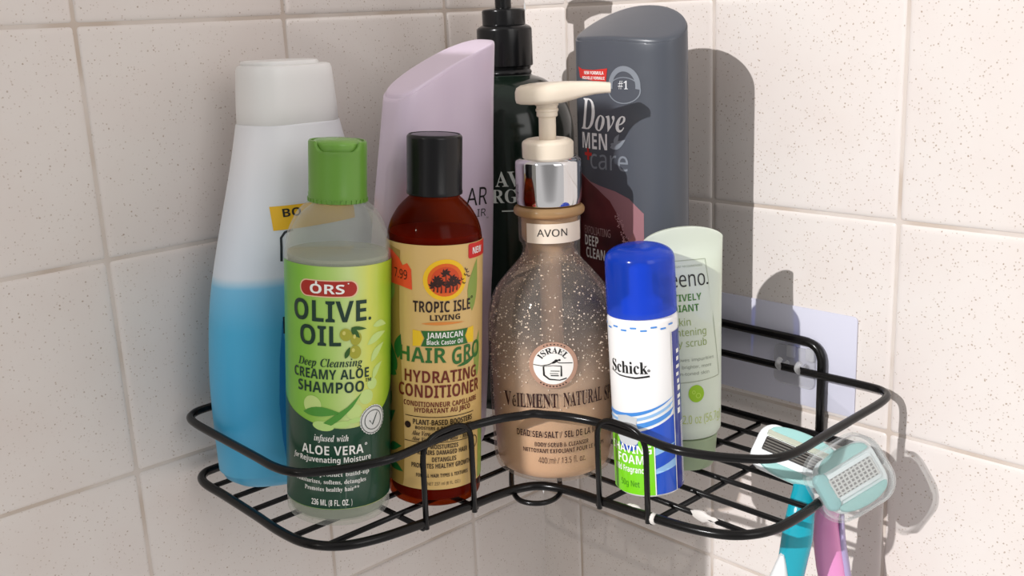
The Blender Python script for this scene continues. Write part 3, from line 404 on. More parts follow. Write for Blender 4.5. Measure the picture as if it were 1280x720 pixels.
        69: [88, [[-7,0,-7,3,0,4,4,8,8,17,23,74,24,77,24,80,24,83,22,85,15,87,15,90,86,90,81,65,78,65,78,66,76,75,72,81,65,85,54,86,48,85,46,84,44,80,36,50,40,50,51,51,59,56,64,64,67,64,58,27,55,27,55,30,55,33,54,39,51,43,46,45,39,46,37,46,35,45,27,15,26,11,26,9,27,6,35,5,51,7,58,9,64,14,69,20,74,27,78,27,70,0]]],
        70: [82, [[-7,0,-7,3,0,4,4,8,8,17,23,74,24,77,24,81,23,83,22,85,15,87,15,90,85,90,80,65,76,65,76,66,75,75,71,81,63,85,52,86,47,84,44,79,36,50,38,49,40,49,48,50,54,53,59,57,63,64,66,64,57,27,54,27,54,29,54,32,52,40,50,43,46,44,35,45,27,16,26,9,26,7,28,5,35,3,35,0]]],
        71: [100, [[44,-2,35,-2,27,0,20,3,15,8,7,20,4,35,5,45,8,54,12,63,17,71,24,79,33,84,46,90,61,93,70,92,80,89,84,89,86,90,88,93,91,93,86,63,82,63,80,74,76,82,70,86,62,88,53,86,44,80,37,70,30,57,26,43,24,29,26,18,30,10,38,4,48,3,53,4,58,6,60,9,62,15,66,29,67,36,67,39,65,40,57,41,57,45,95,45,95,41,94,41,90,40,88,38,85,30,79,6,71,2,62,0,53,-2]]],
        72: [102, [[-7,0,-7,3,0,4,4,8,8,17,23,74,24,77,24,81,23,83,22,85,15,87,15,90,57,90,57,87,50,86,46,82,42,73,36,50,68,50,75,74,76,81,75,83,73,85,66,87,66,90,108,90,108,87,102,86,97,82,94,74,79,16,78,10,78,7,80,5,87,3,87,0,45,0,45,3,52,4,56,8,59,17,67,44,35,44,27,16,26,9,28,5,35,3,35,0]]],
        73: [50, [[-7,0,-7,3,0,4,4,8,8,17,23,74,24,77,24,81,22,85,15,87,15,90,57,90,57,87,49,86,45,82,42,73,27,16,26,9,28,5,35,3,35,0]]],
        74: [60, [[6,-14,-8,-10,-13,0,-13,4,-11,7,-8,9,-4,9,2,7,3,5,4,2,4,0,3,-3,1,-6,2,-8,4,-9,8,-8,10,-6,14,4,33,74,33,77,34,80,33,83,31,85,24,87,24,90,66,90,66,87,59,86,55,82,52,73,35,9,30,-2,25,-9,17,-13]]],
        75: [85, [[-7,0,-7,3,0,4,4,8,8,17,23,74,24,77,24,80,24,83,22,85,15,87,15,90,57,90,57,87,50,86,46,82,42,73,36,48,37,48,61,70,69,78,71,83,70,86,64,87,64,90,92,90,92,87,91,87,86,85,78,78,51,53,71,11,74,6,81,3,81,0,43,0,43,3,45,3,50,5,52,8,49,16,36,43,35,44,34,43,27,16,26,9,26,7,28,5,35,3,35,0]]],
        76: [85, [[-7,0,-7,3,0,4,4,8,8,17,23,74,24,80,23,83,22,85,15,87,15,90,57,90,57,87,50,86,45,82,42,73,27,17,26,8,26,7,28,6,32,5,38,5,50,6,60,10,68,17,74,27,79,27,70,0]]],
        77: [118, [[38,-2,29,73,14,16,12,9,13,7,15,5,22,3,22,0,-7,0,-7,3,0,4,4,8,8,17,23,74,24,81,23,83,22,85,14,87,14,90,45,90,53,26,94,90,124,90,124,87,117,86,113,82,110,73,95,16,94,13,94,9,96,5,103,3,103,0,61,0,61,3,68,4,72,8,74,11,75,17,91,75,41,-2]]],
        78: [94, [[62,-2,28,70,14,16,12,9,15,5,22,3,22,0,-7,0,-7,3,0,4,4,8,8,17,22,71,23,76,23,79,23,82,21,85,13,87,13,90,39,90,68,28,80,74,81,78,82,80,81,83,79,85,72,87,72,90,101,90,101,87,94,86,90,82,87,73,66,-2]]],
        79: [96, [[36,-2,23,0,12,7,6,17,4,31,5,41,8,51,12,60,18,69,25,77,33,84,46,90,60,93,73,90,83,84,90,74,92,60,91,50,89,40,84,30,78,21,71,13,63,6,50,0],[37,3,45,5,53,12,57,17,61,24,64,31,67,39,69,48,71,56,72,63,73,70,72,78,69,83,65,87,59,88,54,87,49,84,40,74,31,57,25,38,23,21,24,13,27,7,31,4]]],
        80: [82, [[-7,0,-7,3,0,4,4,8,8,17,23,74,24,77,24,81,23,83,22,85,15,87,15,90,52,90,65,89,74,85,80,78,82,69,81,62,77,56,72,50,65,46,54,44,39,43,34,43,27,16,26,9,26,7,28,5,35,3,35,0],[40,48,50,49,57,54,61,62,62,73,59,82,50,86,46,84,44,78,36,48,38,48]]],
        81: [96, [[52,-28,44,-27,35,-25,20,-21,11,-23,6,-24,5,-24,4,-23,8,-18,27,-1,16,4,9,10,5,19,4,30,5,40,7,49,11,57,15,66,21,73,28,80,35,85,43,89,51,92,60,92,73,90,83,84,90,74,92,60,91,51,89,42,85,33,80,25,74,17,68,11,61,6,53,2,45,-1,37,-2,33,-2,27,-9,29,-9,38,-10,48,-12,64,-15,76,-13,85,-4,88,-7,80,-16,72,-23,63,-27],[36,3,43,4,49,8,54,14,59,22,67,42,71,57,73,70,69,83,59,88,50,85,42,78,39,73,35,66,32,59,29,51,26,42,25,34,23,27,23,20,26,7]]],
        82: [86, [[-7,0,-7,3,0,4,4,8,8,17,23,74,24,77,24,80,24,83,22,85,15,87,15,90,51,90,65,89,75,85,81,79,83,70,81,62,76,55,68,50,57,46,69,12,70,8,73,6,80,3,80,0,53,0,39,44,35,44,27,16,26,9,26,7,28,5,35,3,35,0],[39,49,49,51,56,56,61,63,63,73,60,83,51,86,46,85,44,80,36,49,38,49]]],
        83: [74, [[31,-2,22,-1,12,2,8,3,5,2,2,-1,-2,-1,5,29,9,29,9,28,10,17,14,9,20,4,29,3,33,3,37,5,43,11,46,19,44,27,38,34,28,43,20,52,15,59,14,67,15,74,18,80,22,85,27,89,34,92,42,93,50,92,59,89,62,88,66,89,68,92,72,92,66,64,62,64,62,66,62,67,61,73,60,78,57,82,53,85,49,87,45,88,39,87,35,84,32,79,31,74,33,66,39,59,44,55,48,51,59,39,61,32,62,25,60,14,54,5,44,0]]],
        84: [81, [[9,0,9,3,17,5,20,8,21,12,41,85,39,85,31,84,24,80,18,74,13,66,9,66,14,90,87,90,84,64,80,64,75,80,62,85,61,85,42,13,41,9,42,7,43,5,51,3,51,0]]],
        85: [96, [[39,-2,26,-1,16,4,11,12,9,22,11,36,22,75,23,78,23,81,22,84,21,86,13,87,13,90,55,90,55,87,48,86,44,83,41,75,29,30,27,20,28,14,32,9,37,6,43,6,49,6,55,8,60,12,64,19,72,39,79,64,82,79,79,84,71,87,71,90,99,90,99,87,95,86,92,83,87,70,75,32,71,20,67,12,61,5,55,1,48,-1]]],
        86: [80, [[13,-2,17,74,16,79,14,83,11,86,6,87,6,90,46,90,46,87,39,85,36,82,36,79,35,73,33,25,71,72,75,77,76,82,74,86,68,87,68,90,96,90,96,87,95,87,91,86,88,84,81,76,18,-2]]],
        87: [110, [[16,-2,16,72,16,79,14,83,11,86,6,87,6,90,43,90,43,87,39,86,36,83,35,74,34,32,59,73,59,78,59,82,57,85,54,86,50,87,50,90,86,90,86,87,82,86,80,85,78,78,77,64,77,33,103,77,104,80,105,82,103,86,97,87,97,90,122,90,122,87,117,86,114,83,108,75,62,-2,57,-2,59,63,20,-2]]],
        88: [76, [[-13,0,-13,3,-8,4,-4,6,5,14,30,42,19,77,18,81,15,84,12,86,7,87,7,90,47,90,47,87,40,86,38,84,38,81,38,78,39,76,44,57,60,73,64,79,66,83,64,86,60,87,59,87,59,90,86,90,86,87,81,85,77,82,67,73,46,51,56,20,60,10,65,5,71,3,71,0,30,0,30,3,37,5,39,9,39,11,39,12,32,35,15,18,11,13,10,8,12,5,19,3,19,0]]],
        89: [70, [[5,0,5,3,13,5,16,8,17,12,25,39,25,41,25,42,25,44,24,45,13,78,10,85,5,87,5,90,41,90,41,87,34,86,33,84,32,82,32,81,33,79,42,48,58,70,62,76,63,81,61,85,55,87,54,87,54,90,83,90,83,87,77,85,70,78,44,42,37,14,36,10,37,6,38,5,46,3,46,0]]],
        90: [80, [[-1,0,-1,4,57,85,50,85,35,83,29,81,23,77,13,65,9,66,17,90,79,90,79,85,21,5,32,5,44,6,54,10,63,17,70,26,73,26,66,0]]],
        97: [67, [[11,-2,5,-1,0,3,-3,8,-4,15,-3,22,-1,29,6,44,11,50,17,55,25,60,33,62,40,60,43,53,45,61,59,61,48,22,46,15,46,11,46,9,48,8,52,10,57,17,60,16,50,3,39,-2,33,0,31,7,31,10,32,15,27,8,22,2,17,-1],[19,8,22,9,25,11,30,19,35,29,38,40,40,50,38,54,34,56,31,55,28,53,22,44,17,32,14,23,13,16,14,10]]],
        98: [65, [[15,-2,7,-1,0,2,-2,6,-1,10,17,75,18,82,17,86,12,87,10,87,10,90,23,92,38,94,26,51,34,59,44,62,49,61,54,57,57,52,58,44,57,37,55,30,47,15,42,9,36,5,26,0],[18,3,22,4,25,6,32,13,37,23,41,34,42,45,40,51,36,53,31,51,27,46,23,39,19,28,15,14,14,7,15,4]]],
        99: [56, [[19,-2,10,0,3,4,-1,11,-2,19,-1,29,3,39,9,48,18,55,27,60,36,62,42,61,47,58,50,54,51,50,51,46,49,43,46,41,43,41,37,43,35,48,36,52,38,55,37,57,35,58,31,57,28,54,21,45,17,32,15,20,16,14,18,10,21,8,25,7,33,10,41,19,44,17,39,9,32,3,26,-1]]],
        100: [67, [[11,-2,5,-1,1,3,-2,9,-3,16,-1,30,6,43,16,54,24,60,33,62,38,61,43,59,48,76,48,80,49,82,48,84,47,86,41,87,41,90,54,92,69,94,47,17,46,12,46,10,48,8,51,10,56,18,59,16,49,3,45,-1,40,-2,33,0,31,7,33,15,28,8,23,2,17,-1],[19,8,22,9,25,12,31,20,36,31,39,42,40,50,39,55,35,57,30,54,24,46,19,36,15,25,13,16,15,10]]],
        101: [54, [[17,-2,9,0,3,4,-1,11,-2,20,-1,27,1,34,5,41,10,48,16,54,22,58,29,61,35,62,41,61,46,59,49,55,50,50,48,42,41,35,31,29,16,25,15,18,16,13,17,10,20,8,24,7,32,10,39,19,43,17,38,9,32,3,25,-1],[17,29,28,34,36,42,38,47,39,52,37,56,34,57,30,56,25,50,21,41]]],
        102: [39, [[-13,-28,-18,-27,-22,-25,-24,-21,-25,-17,-23,-12,-18,-10,-14,-11,-12,-16,-13,-19,-14,-21,-14,-23,-12,-23,-9,-23,-7,-20,-3,-13,1,1,5,21,12,55,3,55,4,61,13,61,18,75,25,86,33,92,42,94,48,93,53,91,55,88,56,84,55,78,49,76,45,78,43,83,44,86,45,88,44,89,43,90,39,88,36,83,29,61,40,61,39,55,28,55,21,23,17,7,13,-6,8,-15,2,-22,-5,-26]]],
        103: [60, [[15,-28,5,-27,-4,-24,-9,-19,-10,-13,-9,-9,-6,-5,7,1,1,6,-1,10,0,14,2,17,11,23,4,29,2,33,2,38,3,44,6,50,10,55,16,59,23,61,30,62,40,60,49,55,60,55,60,50,52,50,53,47,53,45,52,38,49,33,44,28,38,24,31,22,24,21,17,21,14,19,13,17,15,14,19,13,27,10,36,6,43,2,46,-2,47,-7,46,-13,43,-18,38,-22,32,-25,24,-27],[23,25,27,26,30,28,35,38,37,49,35,55,31,57,28,57,24,54,19,44,17,33,19,27],[17,-23,23,-23,28,-20,31,-17,32,-13,31,-9,28,-6,12,-1,4,-6,1,-12,3,-17,6,-20,11,-23]]],
        104: [72, [[42,-2,35,1,33,8,35,17,39,31,43,44,45,49,44,51,42,52,34,48,26,37,22,29,18,20,15,10,13,0,-4,0,16,75,18,80,18,82,17,86,12,87,10,87,10,90,22,91,37,94,23,39,30,49,37,56,43,61,51,62,58,59,61,52,60,45,56,34,50,15,49,13,49,11,50,9,51,9,55,11,61,20,64,18,53,3]]],
        105: [39, [[26,74,23,75,20,77,18,80,17,83,18,87,20,89,23,91,26,92,30,91,33,89,35,87,35,83,35,80,33,77,30,75],[10,-2,6,-1,3,1,1,4,0,8,1,13,2,17,9,42,10,47,11,51,9,54,5,55,4,55,4,58,18,60,30,62,18,17,17,11,17,9,19,8,23,11,28,18,31,16,21,3]]],
        106: [36, [[27,74,24,75,21,77,19,80,18,83,19,87,21,89,24,91,27,92,31,91,33,89,35,87,36,83,35,80,33,77,31,75],[-13,-28,-19,-27,-23,-25,-26,-22,-27,-17,-25,-12,-20,-10,-15,-12,-13,-16,-14,-20,-16,-22,-15,-23,-13,-24,-10,-23,-8,-20,-3,-8,11,47,11,49,11,51,10,54,6,55,5,55,4,58,18,60,31,62,16,6,11,-9,5,-20,-3,-26]]],
        107: [65, [[41,-2,35,0,31,4,27,13,24,29,19,25,13,0,-4,0,16,75,18,80,18,82,17,86,12,87,10,87,10,90,22,91,37,94,21,33,32,41,38,47,41,51,43,53,41,56,36,57,36,61,64,61,64,57,60,56,57,55,51,51,38,40,40,26,42,16,45,10,48,8,52,10,55,17,58,15,50,2]]],
        108: [35, [[8,-2,4,-1,1,1,-1,4,-2,8,-2,12,0,17,15,74,17,83,16,86,12,87,10,87,10,90,37,94,16,17,15,14,15,11,15,9,17,8,21,11,26,18,29,16,19,2,14,-1]]],
        109: [105, [[76,-2,69,1,67,8,69,17,73,31,77,44,79,49,78,52,76,52,70,50,64,43,60,37,57,30,53,22,50,12,46,0,30,0,44,44,45,49,44,52,43,52,39,51,35,49,27,38,19,21,13,0,-3,0,8,42,10,48,10,51,9,54,5,55,4,55,3,58,30,62,23,39,31,49,37,56,44,61,51,62,59,59,61,52,60,43,66,52,72,57,78,61,84,62,92,59,95,52,94,45,90,34,84,15,83,13,83,12,84,9,85,9,89,11,91,14,94,18,97,16,87,3,81,-1]]],
        110: [72, [[43,-2,36,1,34,8,35,17,39,31,44,44,45,49,44,51,43,52,35,49,27,38,19,21,13,0,-3,0,8,42,10,48,10,51,9,54,5,55,4,55,3,58,30,62,23,39,31,49,37,56,44,61,51,62,59,59,61,52,60,45,57,34,50,11,50,9,52,9,56,11,61,18,64,16,53,3,48,-1]]],
        111: [63, [[19,-2,11,0,4,4,-1,11,-2,20,-1,27,1,34,5,42,10,48,15,54,21,58,28,61,35,62,44,60,51,56,56,49,57,41,56,33,54,26,50,19,46,12,40,7,34,2,27,-1],[21,3,24,4,27,6,32,15,37,26,40,38,41,48,39,55,34,58,31,57,28,54,23,46,18,34,15,22,14,12,16,5]]],
        112: [66, [[-16,-28,-16,-24,-10,-23,-7,-19,-6,-14,10,46,10,51,9,54,3,55,3,58,17,60,29,62,25,48,35,59,46,62,51,61,56,58,59,52,60,45,59,37,56,29,53,21,48,13,42,7,36,2,29,-1,23,-2,18,-1,14,1,10,-14,9,-19,9,-22,11,-23,17,-24,17,-28],[20,3,24,4,27,6,33,14,38,25,41,36,43,45,41,50,37,52,28,46,21,28,17,16,16,8,17,4]]],
        113: [64, [[15,-28,15,-24,20,-24,23,-21,25,-15,32,12,27,6,23,2,18,-1,12,-2,6,-1,2,3,-1,9,-2,16,0,30,7,43,17,54,25,60,33,62,39,61,44,57,45,61,60,61,41,-12,40,-19,40,-21,42,-23,48,-24,48,-28],[20,8,23,9,26,11,32,19,37,30,40,41,42,50,40,55,37,57,31,54,26,47,21,38,17,29,15,16,16,10]]],
        114: [52, [[-3,0,8,42,10,48,10,51,9,54,5,55,4,55,3,58,30,62,23,38,29,49,34,56,39,60,44,62,50,60,52,53,51,49,50,46,47,44,44,44,40,45,37,48,36,48,31,45,25,35,19,19,13,0]]],
        115: [51, [[18,-2,6,1,3,1,1,1,-1,-1,-5,-1,-1,22,3,21,7,7,16,3,22,5,24,10,23,15,19,21,14,28,8,37,6,46,7,52,11,57,16,61,23,62,36,60,37,59,38,59,41,60,42,61,46,61,43,41,39,41,35,54,27,58,21,56,19,51,21,46,25,40,29,35,33,30,37,23,38,16,37,12,35,7,32,3,28,1,24,-1]]],
        116: [37, [[6,-2,-1,1,-3,8,-3,10,-2,14,9,55,3,55,3,59,9,62,16,67,22,73,27,80,32,80,27,60,37,60,36,55,25,55,15,21,14,15,13,11,14,9,15,8,20,11,26,19,29,17,23,9,18,3,12,-1]]],
        117: [72, [[9,-2,2,1,-1,8,0,15,3,26,8,42,9,51,8,54,4,55,3,55,2,58,15,60,29,62,16,16,15,11,16,9,18,8,25,12,33,23,37,31,41,39,44,49,47,60,63,60,50,11,51,10,52,9,56,11,58,14,61,18,64,16,54,3,48,-1,43,-2,39,-1,36,1,34,4,34,8,36,21,29,11,23,4,16,-1]]],
        118: [57, [[10,-2,10,5,9,31,8,46,5,53,1,55,0,55,0,58,19,62,21,59,23,50,25,24,25,18,32,26,37,34,41,43,38,48,36,51,35,54,35,57,37,60,40,61,43,62,46,61,49,60,50,57,51,53,49,44,43,33,39,27,33,20,27,13,19,5,12,-2]]],
        119: [84, [[10,-2,10,5,9,31,8,46,5,53,1,55,0,55,0,58,19,62,21,60,23,53,24,42,25,26,46,62,49,62,53,17,61,26,65,33,68,39,69,43,68,45,66,48,64,51,63,54,65,60,67,62,71,62,74,62,77,60,78,57,79,53,77,44,71,34,62,20,49,5,43,-2,39,-2,36,36,14,-2]]],
        120: [61, [[0,-2,-4,-2,-7,0,-8,3,-9,6,-8,9,-7,11,-4,13,-1,14,4,12,8,11,10,12,12,15,19,26,15,48,12,54,8,56,6,56,3,56,3,59,11,60,17,61,21,62,24,62,26,61,28,60,29,57,30,52,31,44,42,58,47,61,52,62,56,62,58,60,60,57,60,54,58,49,54,47,51,47,48,49,46,49,45,50,41,48,38,45,33,37,37,17,39,11,42,9,46,11,48,13,51,16,54,14,44,2,39,-1,34,-2,29,-1,26,3,23,9,20,19,14,8,7,0]]],
        121: [56, [[-6,-28,-10,-27,-13,-26,-15,-23,-16,-20,-15,-17,-14,-14,-8,-12,-2,-15,4,-17,8,-15,12,-11,15,-6,17,-1,16,6,14,18,12,31,9,43,7,50,5,54,3,55,0,55,-2,55,-2,59,4,60,10,61,17,62,20,59,22,51,25,36,30,15,38,32,41,42,40,45,37,48,35,50,34,54,34,57,36,60,39,61,42,62,45,61,48,60,50,57,50,53,48,44,43,30,35,15,25,-1,15,-15,4,-24,-1,-27]]],
        122: [52, [[31,-10,21,-8,11,-3,3,1,-1,-1,-5,-3,-7,-3,-7,-1,-7,0,32,48,15,48,10,47,7,45,4,40,1,40,6,60,49,60,11,15,16,12,20,8,26,-2,28,-5,31,-6,33,-6,34,-5,34,-4,33,-3,31,0,31,2,33,7,38,9,43,7,45,2,44,-3,41,-7,37,-9]]],
    },
    'R': {
        65: [86, [[0,0,37,96,48,96,86,0,73,0,62,30,24,30,12,0],[28,40,58,40,47,69,46,73,44,79,43,84,41,76,39,69]]],
        66: [87, [[13,0,13,96,40,96,56,95,68,91,75,83,77,72,76,64,72,58,66,54,59,51,59,50,70,47,74,44,77,39,79,34,80,27,78,16,71,7,61,2,47,0],[25,55,43,55,53,56,60,59,63,64,64,71,63,78,59,82,52,85,41,86,25,86],[25,10,44,10,55,11,62,15,66,21,67,28,66,35,62,40,55,44,44,45,25,45]]],
        67: [85, [[52,-1,39,0,28,5,19,12,13,22,9,34,8,48,10,62,13,74,20,84,29,91,41,96,54,97,68,96,81,92,76,81,66,85,54,87,40,84,30,76,23,64,21,48,23,32,29,20,40,12,54,9,66,10,77,13,77,3,66,0]]],
        68: [98, [[13,0,13,96,43,96,56,95,68,91,77,84,84,75,88,63,90,49,89,37,87,28,82,19,77,12,69,7,61,3,51,1,40,0],[25,10,38,10,55,13,67,20,75,32,77,48,75,65,68,77,56,83,41,86,25,86]]],
        69: [75, [[13,0,13,96,67,96,67,85,25,85,25,55,64,55,64,45,25,45,25,11,67,11,67,0]]],
        70: [70, [[13,0,13,96,67,96,67,85,25,85,25,51,64,51,64,41,25,41,25,0]]],
        71: [98, [[54,-1,40,0,29,5,20,12,13,22,10,34,8,48,10,62,14,74,21,84,31,91,43,96,58,97,73,96,87,92,82,81,70,85,57,87,42,84,30,76,23,64,21,48,22,37,25,28,29,20,36,14,45,10,57,9,68,10,76,11,76,40,55,40,55,51,88,51,88,4,72,0]]],
        72: [100, [[13,0,13,96,25,96,25,55,74,55,74,96,86,96,86,0,74,0,74,45,25,45,25,0]]],
        73: [46, [[5,0,5,7,17,10,17,86,5,89,5,96,40,96,40,89,29,86,29,10,40,7,40,0]]],
        74: [37, [[-1,-26,-6,-25,-10,-24,-10,-14,-6,-15,-1,-15,6,-14,10,-9,12,1,12,96,24,96,24,1,23,-11,18,-19,10,-24]]],
        75: [83, [[13,0,13,96,25,96,25,49,33,58,42,67,68,96,82,96,44,54,83,0,69,0,35,46,25,37,25,0]]],
        76: [71, [[13,0,13,96,25,96,25,11,67,11,67,0]]],
        77: [122, [[13,0,13,96,31,96,60,17,61,17,91,96,109,96,109,0,97,0,97,59,97,73,98,84,97,84,65,0,55,0,24,84,23,84,24,73,24,58,24,0]]],
        78: [102, [[13,0,13,96,27,96,78,17,79,17,78,23,78,32,78,42,78,96,89,96,89,0,75,0,24,80,23,80,24,68,24,54,24,0]]],
        79: [105, [[53,-1,39,0,28,5,19,12,13,22,9,34,8,48,9,62,13,74,19,84,28,91,39,96,53,97,66,96,77,91,85,84,92,74,95,62,97,48,95,34,92,22,85,12,77,5,66,0],[53,9,67,12,76,20,82,32,84,48,82,64,76,76,67,84,53,87,39,84,29,76,23,64,21,48,23,32,29,20,38,12]]],
        80: [81, [[13,0,13,96,38,96,55,94,66,89,72,80,74,68,74,60,71,53,66,47,59,42,49,38,36,37,25,37,25,0],[25,48,35,48,47,49,55,52,60,58,62,67,60,75,56,81,48,84,37,86,25,86]]],
        81: [105, [[74,-23,56,-1,54,-1,53,-1,39,0,28,5,19,12,13,22,9,34,8,48,9,62,13,74,19,84,28,91,39,96,53,97,66,96,77,91,85,84,92,74,95,62,97,48,96,40,95,32,93,25,90,18,81,8,69,1,92,-23],[53,9,67,12,76,20,82,32,84,48,82,64,76,76,67,84,53,87,39,84,29,76,23,64,21,48,23,32,29,20,38,12]]],
        82: [84, [[13,0,13,96,39,96,55,94,66,89,72,81,74,69,74,62,72,56,68,51,64,48,55,43,82,0,67,0,44,40,25,40,25,0],[25,50,39,50,50,51,57,54,61,60,62,68,61,76,56,81,49,84,39,85,25,85]]],
        83: [74, [[33,-1,18,0,7,3,7,15,19,11,34,9,43,10,50,13,54,18,55,25,53,33,46,38,33,44,22,49,14,55,10,63,8,73,9,80,12,86,17,91,23,94,30,97,39,97,53,96,65,92,61,82,51,85,38,87,31,86,25,83,21,78,20,73,22,65,29,59,41,53,56,47,61,43,64,38,67,33,67,26,65,14,58,6,47,0]]],
        84: [75, [[31,0,31,85,1,85,1,96,73,96,73,85,43,85,43,0]]],
        85: [98, [[49,-1,33,1,21,8,14,20,12,34,12,96,24,96,24,34,26,23,30,16,38,11,49,9,61,11,68,16,73,24,74,34,74,96,86,96,86,34,85,24,82,16,77,9,70,3,60,0]]],
        86: [81, [[34,0,0,96,13,96,34,34,38,23,40,13,43,23,46,35,68,96,81,96,46,0]]],
        87: [125, [[27,0,2,96,14,96,29,37,32,25,34,15,36,26,39,38,56,96,68,96,86,38,89,25,91,15,93,25,96,37,111,96,123,96,98,0,85,0,67,63,65,71,63,78,62,82,61,74,57,62,39,0]]],
        88: [79, [[1,0,32,50,3,96,16,96,39,58,63,96,76,96,46,50,78,0,64,0,39,42,13,0]]],
        89: [76, [[32,0,32,37,0,96,13,96,38,49,63,96,76,96,44,37,44,0]]],
        90: [77, [[5,0,5,9,56,85,7,85,7,96,70,96,70,87,20,11,72,11,72,0]]],
        97: [76, [[29,-1,20,0,13,4,8,10,6,20,8,30,15,37,25,41,41,43,53,43,53,48,52,55,49,60,44,63,38,64,27,62,18,58,14,67,25,71,39,73,50,72,58,67,63,60,64,49,64,0,56,0,54,10,53,10,48,5,43,1,37,-1],[32,8,40,9,47,13,51,20,53,29,53,35,42,35,31,33,24,30,20,26,18,20,19,15,22,11,26,9]]],
        98: [83, [[46,-1,38,-1,32,2,27,5,23,9,22,9,20,0,11,0,11,102,23,102,23,77,23,69,23,62,27,67,32,70,38,72,46,73,58,71,67,64,73,52,75,36,73,20,67,8,58,1],[44,8,52,10,58,16,62,24,63,36,62,48,58,57,52,62,44,63,34,62,28,57,24,48,23,36,24,24,28,16,34,10]]],
        99: [65, [[40,-1,31,0,23,3,17,8,12,15,8,24,7,36,8,48,12,57,17,64,24,69,32,72,41,73,52,72,60,69,56,60,49,62,41,63,32,61,25,56,21,48,20,36,21,24,25,16,31,11,40,9,51,10,59,13,59,3,51,0]]],
        100: [83, [[37,-1,25,1,15,8,9,20,7,36,9,52,16,64,25,71,37,73,45,73,51,70,59,63,60,63,60,68,59,73,59,102,71,102,71,0,62,0,60,10,59,10,56,5,51,2,45,-1],[39,8,49,10,55,15,58,23,60,34,60,36,58,48,55,56,49,62,39,64,30,62,24,56,21,47,20,36,21,24,24,16,30,10]]],
        101: [76, [[42,-1,32,0,24,3,17,8,12,15,8,24,7,35,8,46,11,56,16,63,22,69,30,72,39,73,48,72,55,69,61,64,65,58,68,50,69,41,69,34,20,34,21,23,26,15,33,10,43,9,55,10,66,14,66,3,55,0],[20,43,57,43,55,51,52,58,47,62,39,64,32,62,26,58,22,52]]],
        102: [46, [[15,0,15,63,2,63,2,68,15,72,15,77,16,89,21,97,28,101,38,103,46,102,52,100,49,91,44,92,38,93,33,92,29,89,27,84,26,77,26,72,45,72,45,63,26,63,26,0]]],
        103: [83, [[39,-32,25,-31,13,-28,13,-17,25,-21,40,-22,48,-21,54,-17,58,-11,60,-2,60,1,60,5,60,10,59,10,50,1,37,-1,25,1,15,8,9,20,7,36,9,51,15,63,25,71,37,73,44,73,50,71,55,67,60,62,62,72,71,72,71,-1,69,-15,63,-24,53,-30],[39,8,48,10,55,14,58,22,60,33,60,36,58,49,55,57,48,62,39,63,31,62,25,56,21,47,20,36,21,24,25,15,31,10]]],
        104: [83, [[11,0,11,102,23,102,23,72,23,62,27,67,33,70,39,72,46,73,57,72,66,67,70,59,72,47,72,0,60,0,60,46,56,59,44,63,34,62,28,57,24,48,23,37,23,0]]],
        105: [35, [[17,84,12,86,11,88,10,91,11,95,12,97,17,99,22,97,24,95,24,91,24,88,22,86],[11,0,11,72,23,72,23,0]]],
        106: [35, [[17,84,12,86,11,88,10,91,11,95,12,97,17,99,22,97,24,95,24,91,24,88,22,86],[3,-32,-3,-32,-7,-31,-7,-21,-3,-22,1,-22,5,-22,9,-20,11,-17,11,-11,11,72,23,72,23,-11,22,-20,18,-27,12,-31]]],
        107: [72, [[11,0,11,102,23,102,23,49,23,43,23,37,26,40,29,44,32,48,55,72,69,72,39,41,71,0,56,0,31,34,23,26,23,0]]],
        108: [35, [[11,0,11,102,23,102,23,0]]],
        109: [126, [[11,0,11,72,21,72,23,62,27,67,32,71,38,73,45,73,59,70,67,61,72,67,77,70,84,73,90,73,101,72,109,67,113,59,115,47,115,0,103,0,103,46,99,59,88,63,79,62,73,57,70,50,69,40,69,0,57,0,57,46,54,59,42,63,33,62,27,57,24,48,23,37,23,0]]],
        110: [83, [[11,0,11,72,21,72,23,62,28,67,33,71,39,73,46,73,57,72,66,67,70,59,72,47,72,0,60,0,60,46,56,59,44,63,34,62,28,57,24,48,23,37,23,0]]],
        111: [81, [[40,-1,31,0,23,3,17,8,12,16,8,25,7,36,10,52,16,64,27,71,41,73,50,72,58,69,65,64,70,56,73,47,74,36,72,20,65,8,54,1],[41,8,50,10,57,16,61,25,62,36,61,48,57,56,50,62,41,63,31,62,25,56,21,48,20,36,21,25,25,16,31,10]]],
        112: [83, [[11,-32,11,72,21,72,23,62,27,67,32,70,38,73,46,73,58,71,67,64,73,52,75,36,73,20,67,8,58,1,46,-1,38,-1,32,2,23,9,22,9,23,3,23,-3,23,-32],[44,8,50,9,55,12,58,16,61,22,63,36,62,47,58,56,52,62,44,63,34,62,28,57,25,49,23,38,23,36,24,24,28,16,34,10]]],
        113: [83, [[59,-32,59,-1,60,4,60,10,59,10,56,5,51,2,44,-1,37,-1,25,1,16,8,9,20,7,36,9,52,16,64,25,71,37,73,45,73,51,70,56,67,60,62,62,72,71,72,71,-32],[39,8,48,10,55,15,58,22,60,33,60,36,58,48,55,56,49,62,39,64,30,62,24,56,21,47,20,36,21,24,24,16,30,10]]],
        114: [56, [[11,0,11,72,21,72,22,59,23,59,27,64,32,69,38,72,45,73,49,73,53,73,52,62,48,62,44,63,39,62,34,60,29,56,26,51,24,45,23,38,23,0]]],
        115: [65, [[30,-1,17,0,7,3,7,14,17,10,30,8,38,9,43,11,46,14,47,19,45,24,40,28,29,33,17,38,10,45,8,49,7,54,9,62,14,68,23,72,34,73,46,72,57,69,53,59,43,62,33,64,27,63,22,61,19,59,18,55,20,50,26,46,37,41,48,36,56,29,58,25,58,20,56,11,51,4,41,0]]],
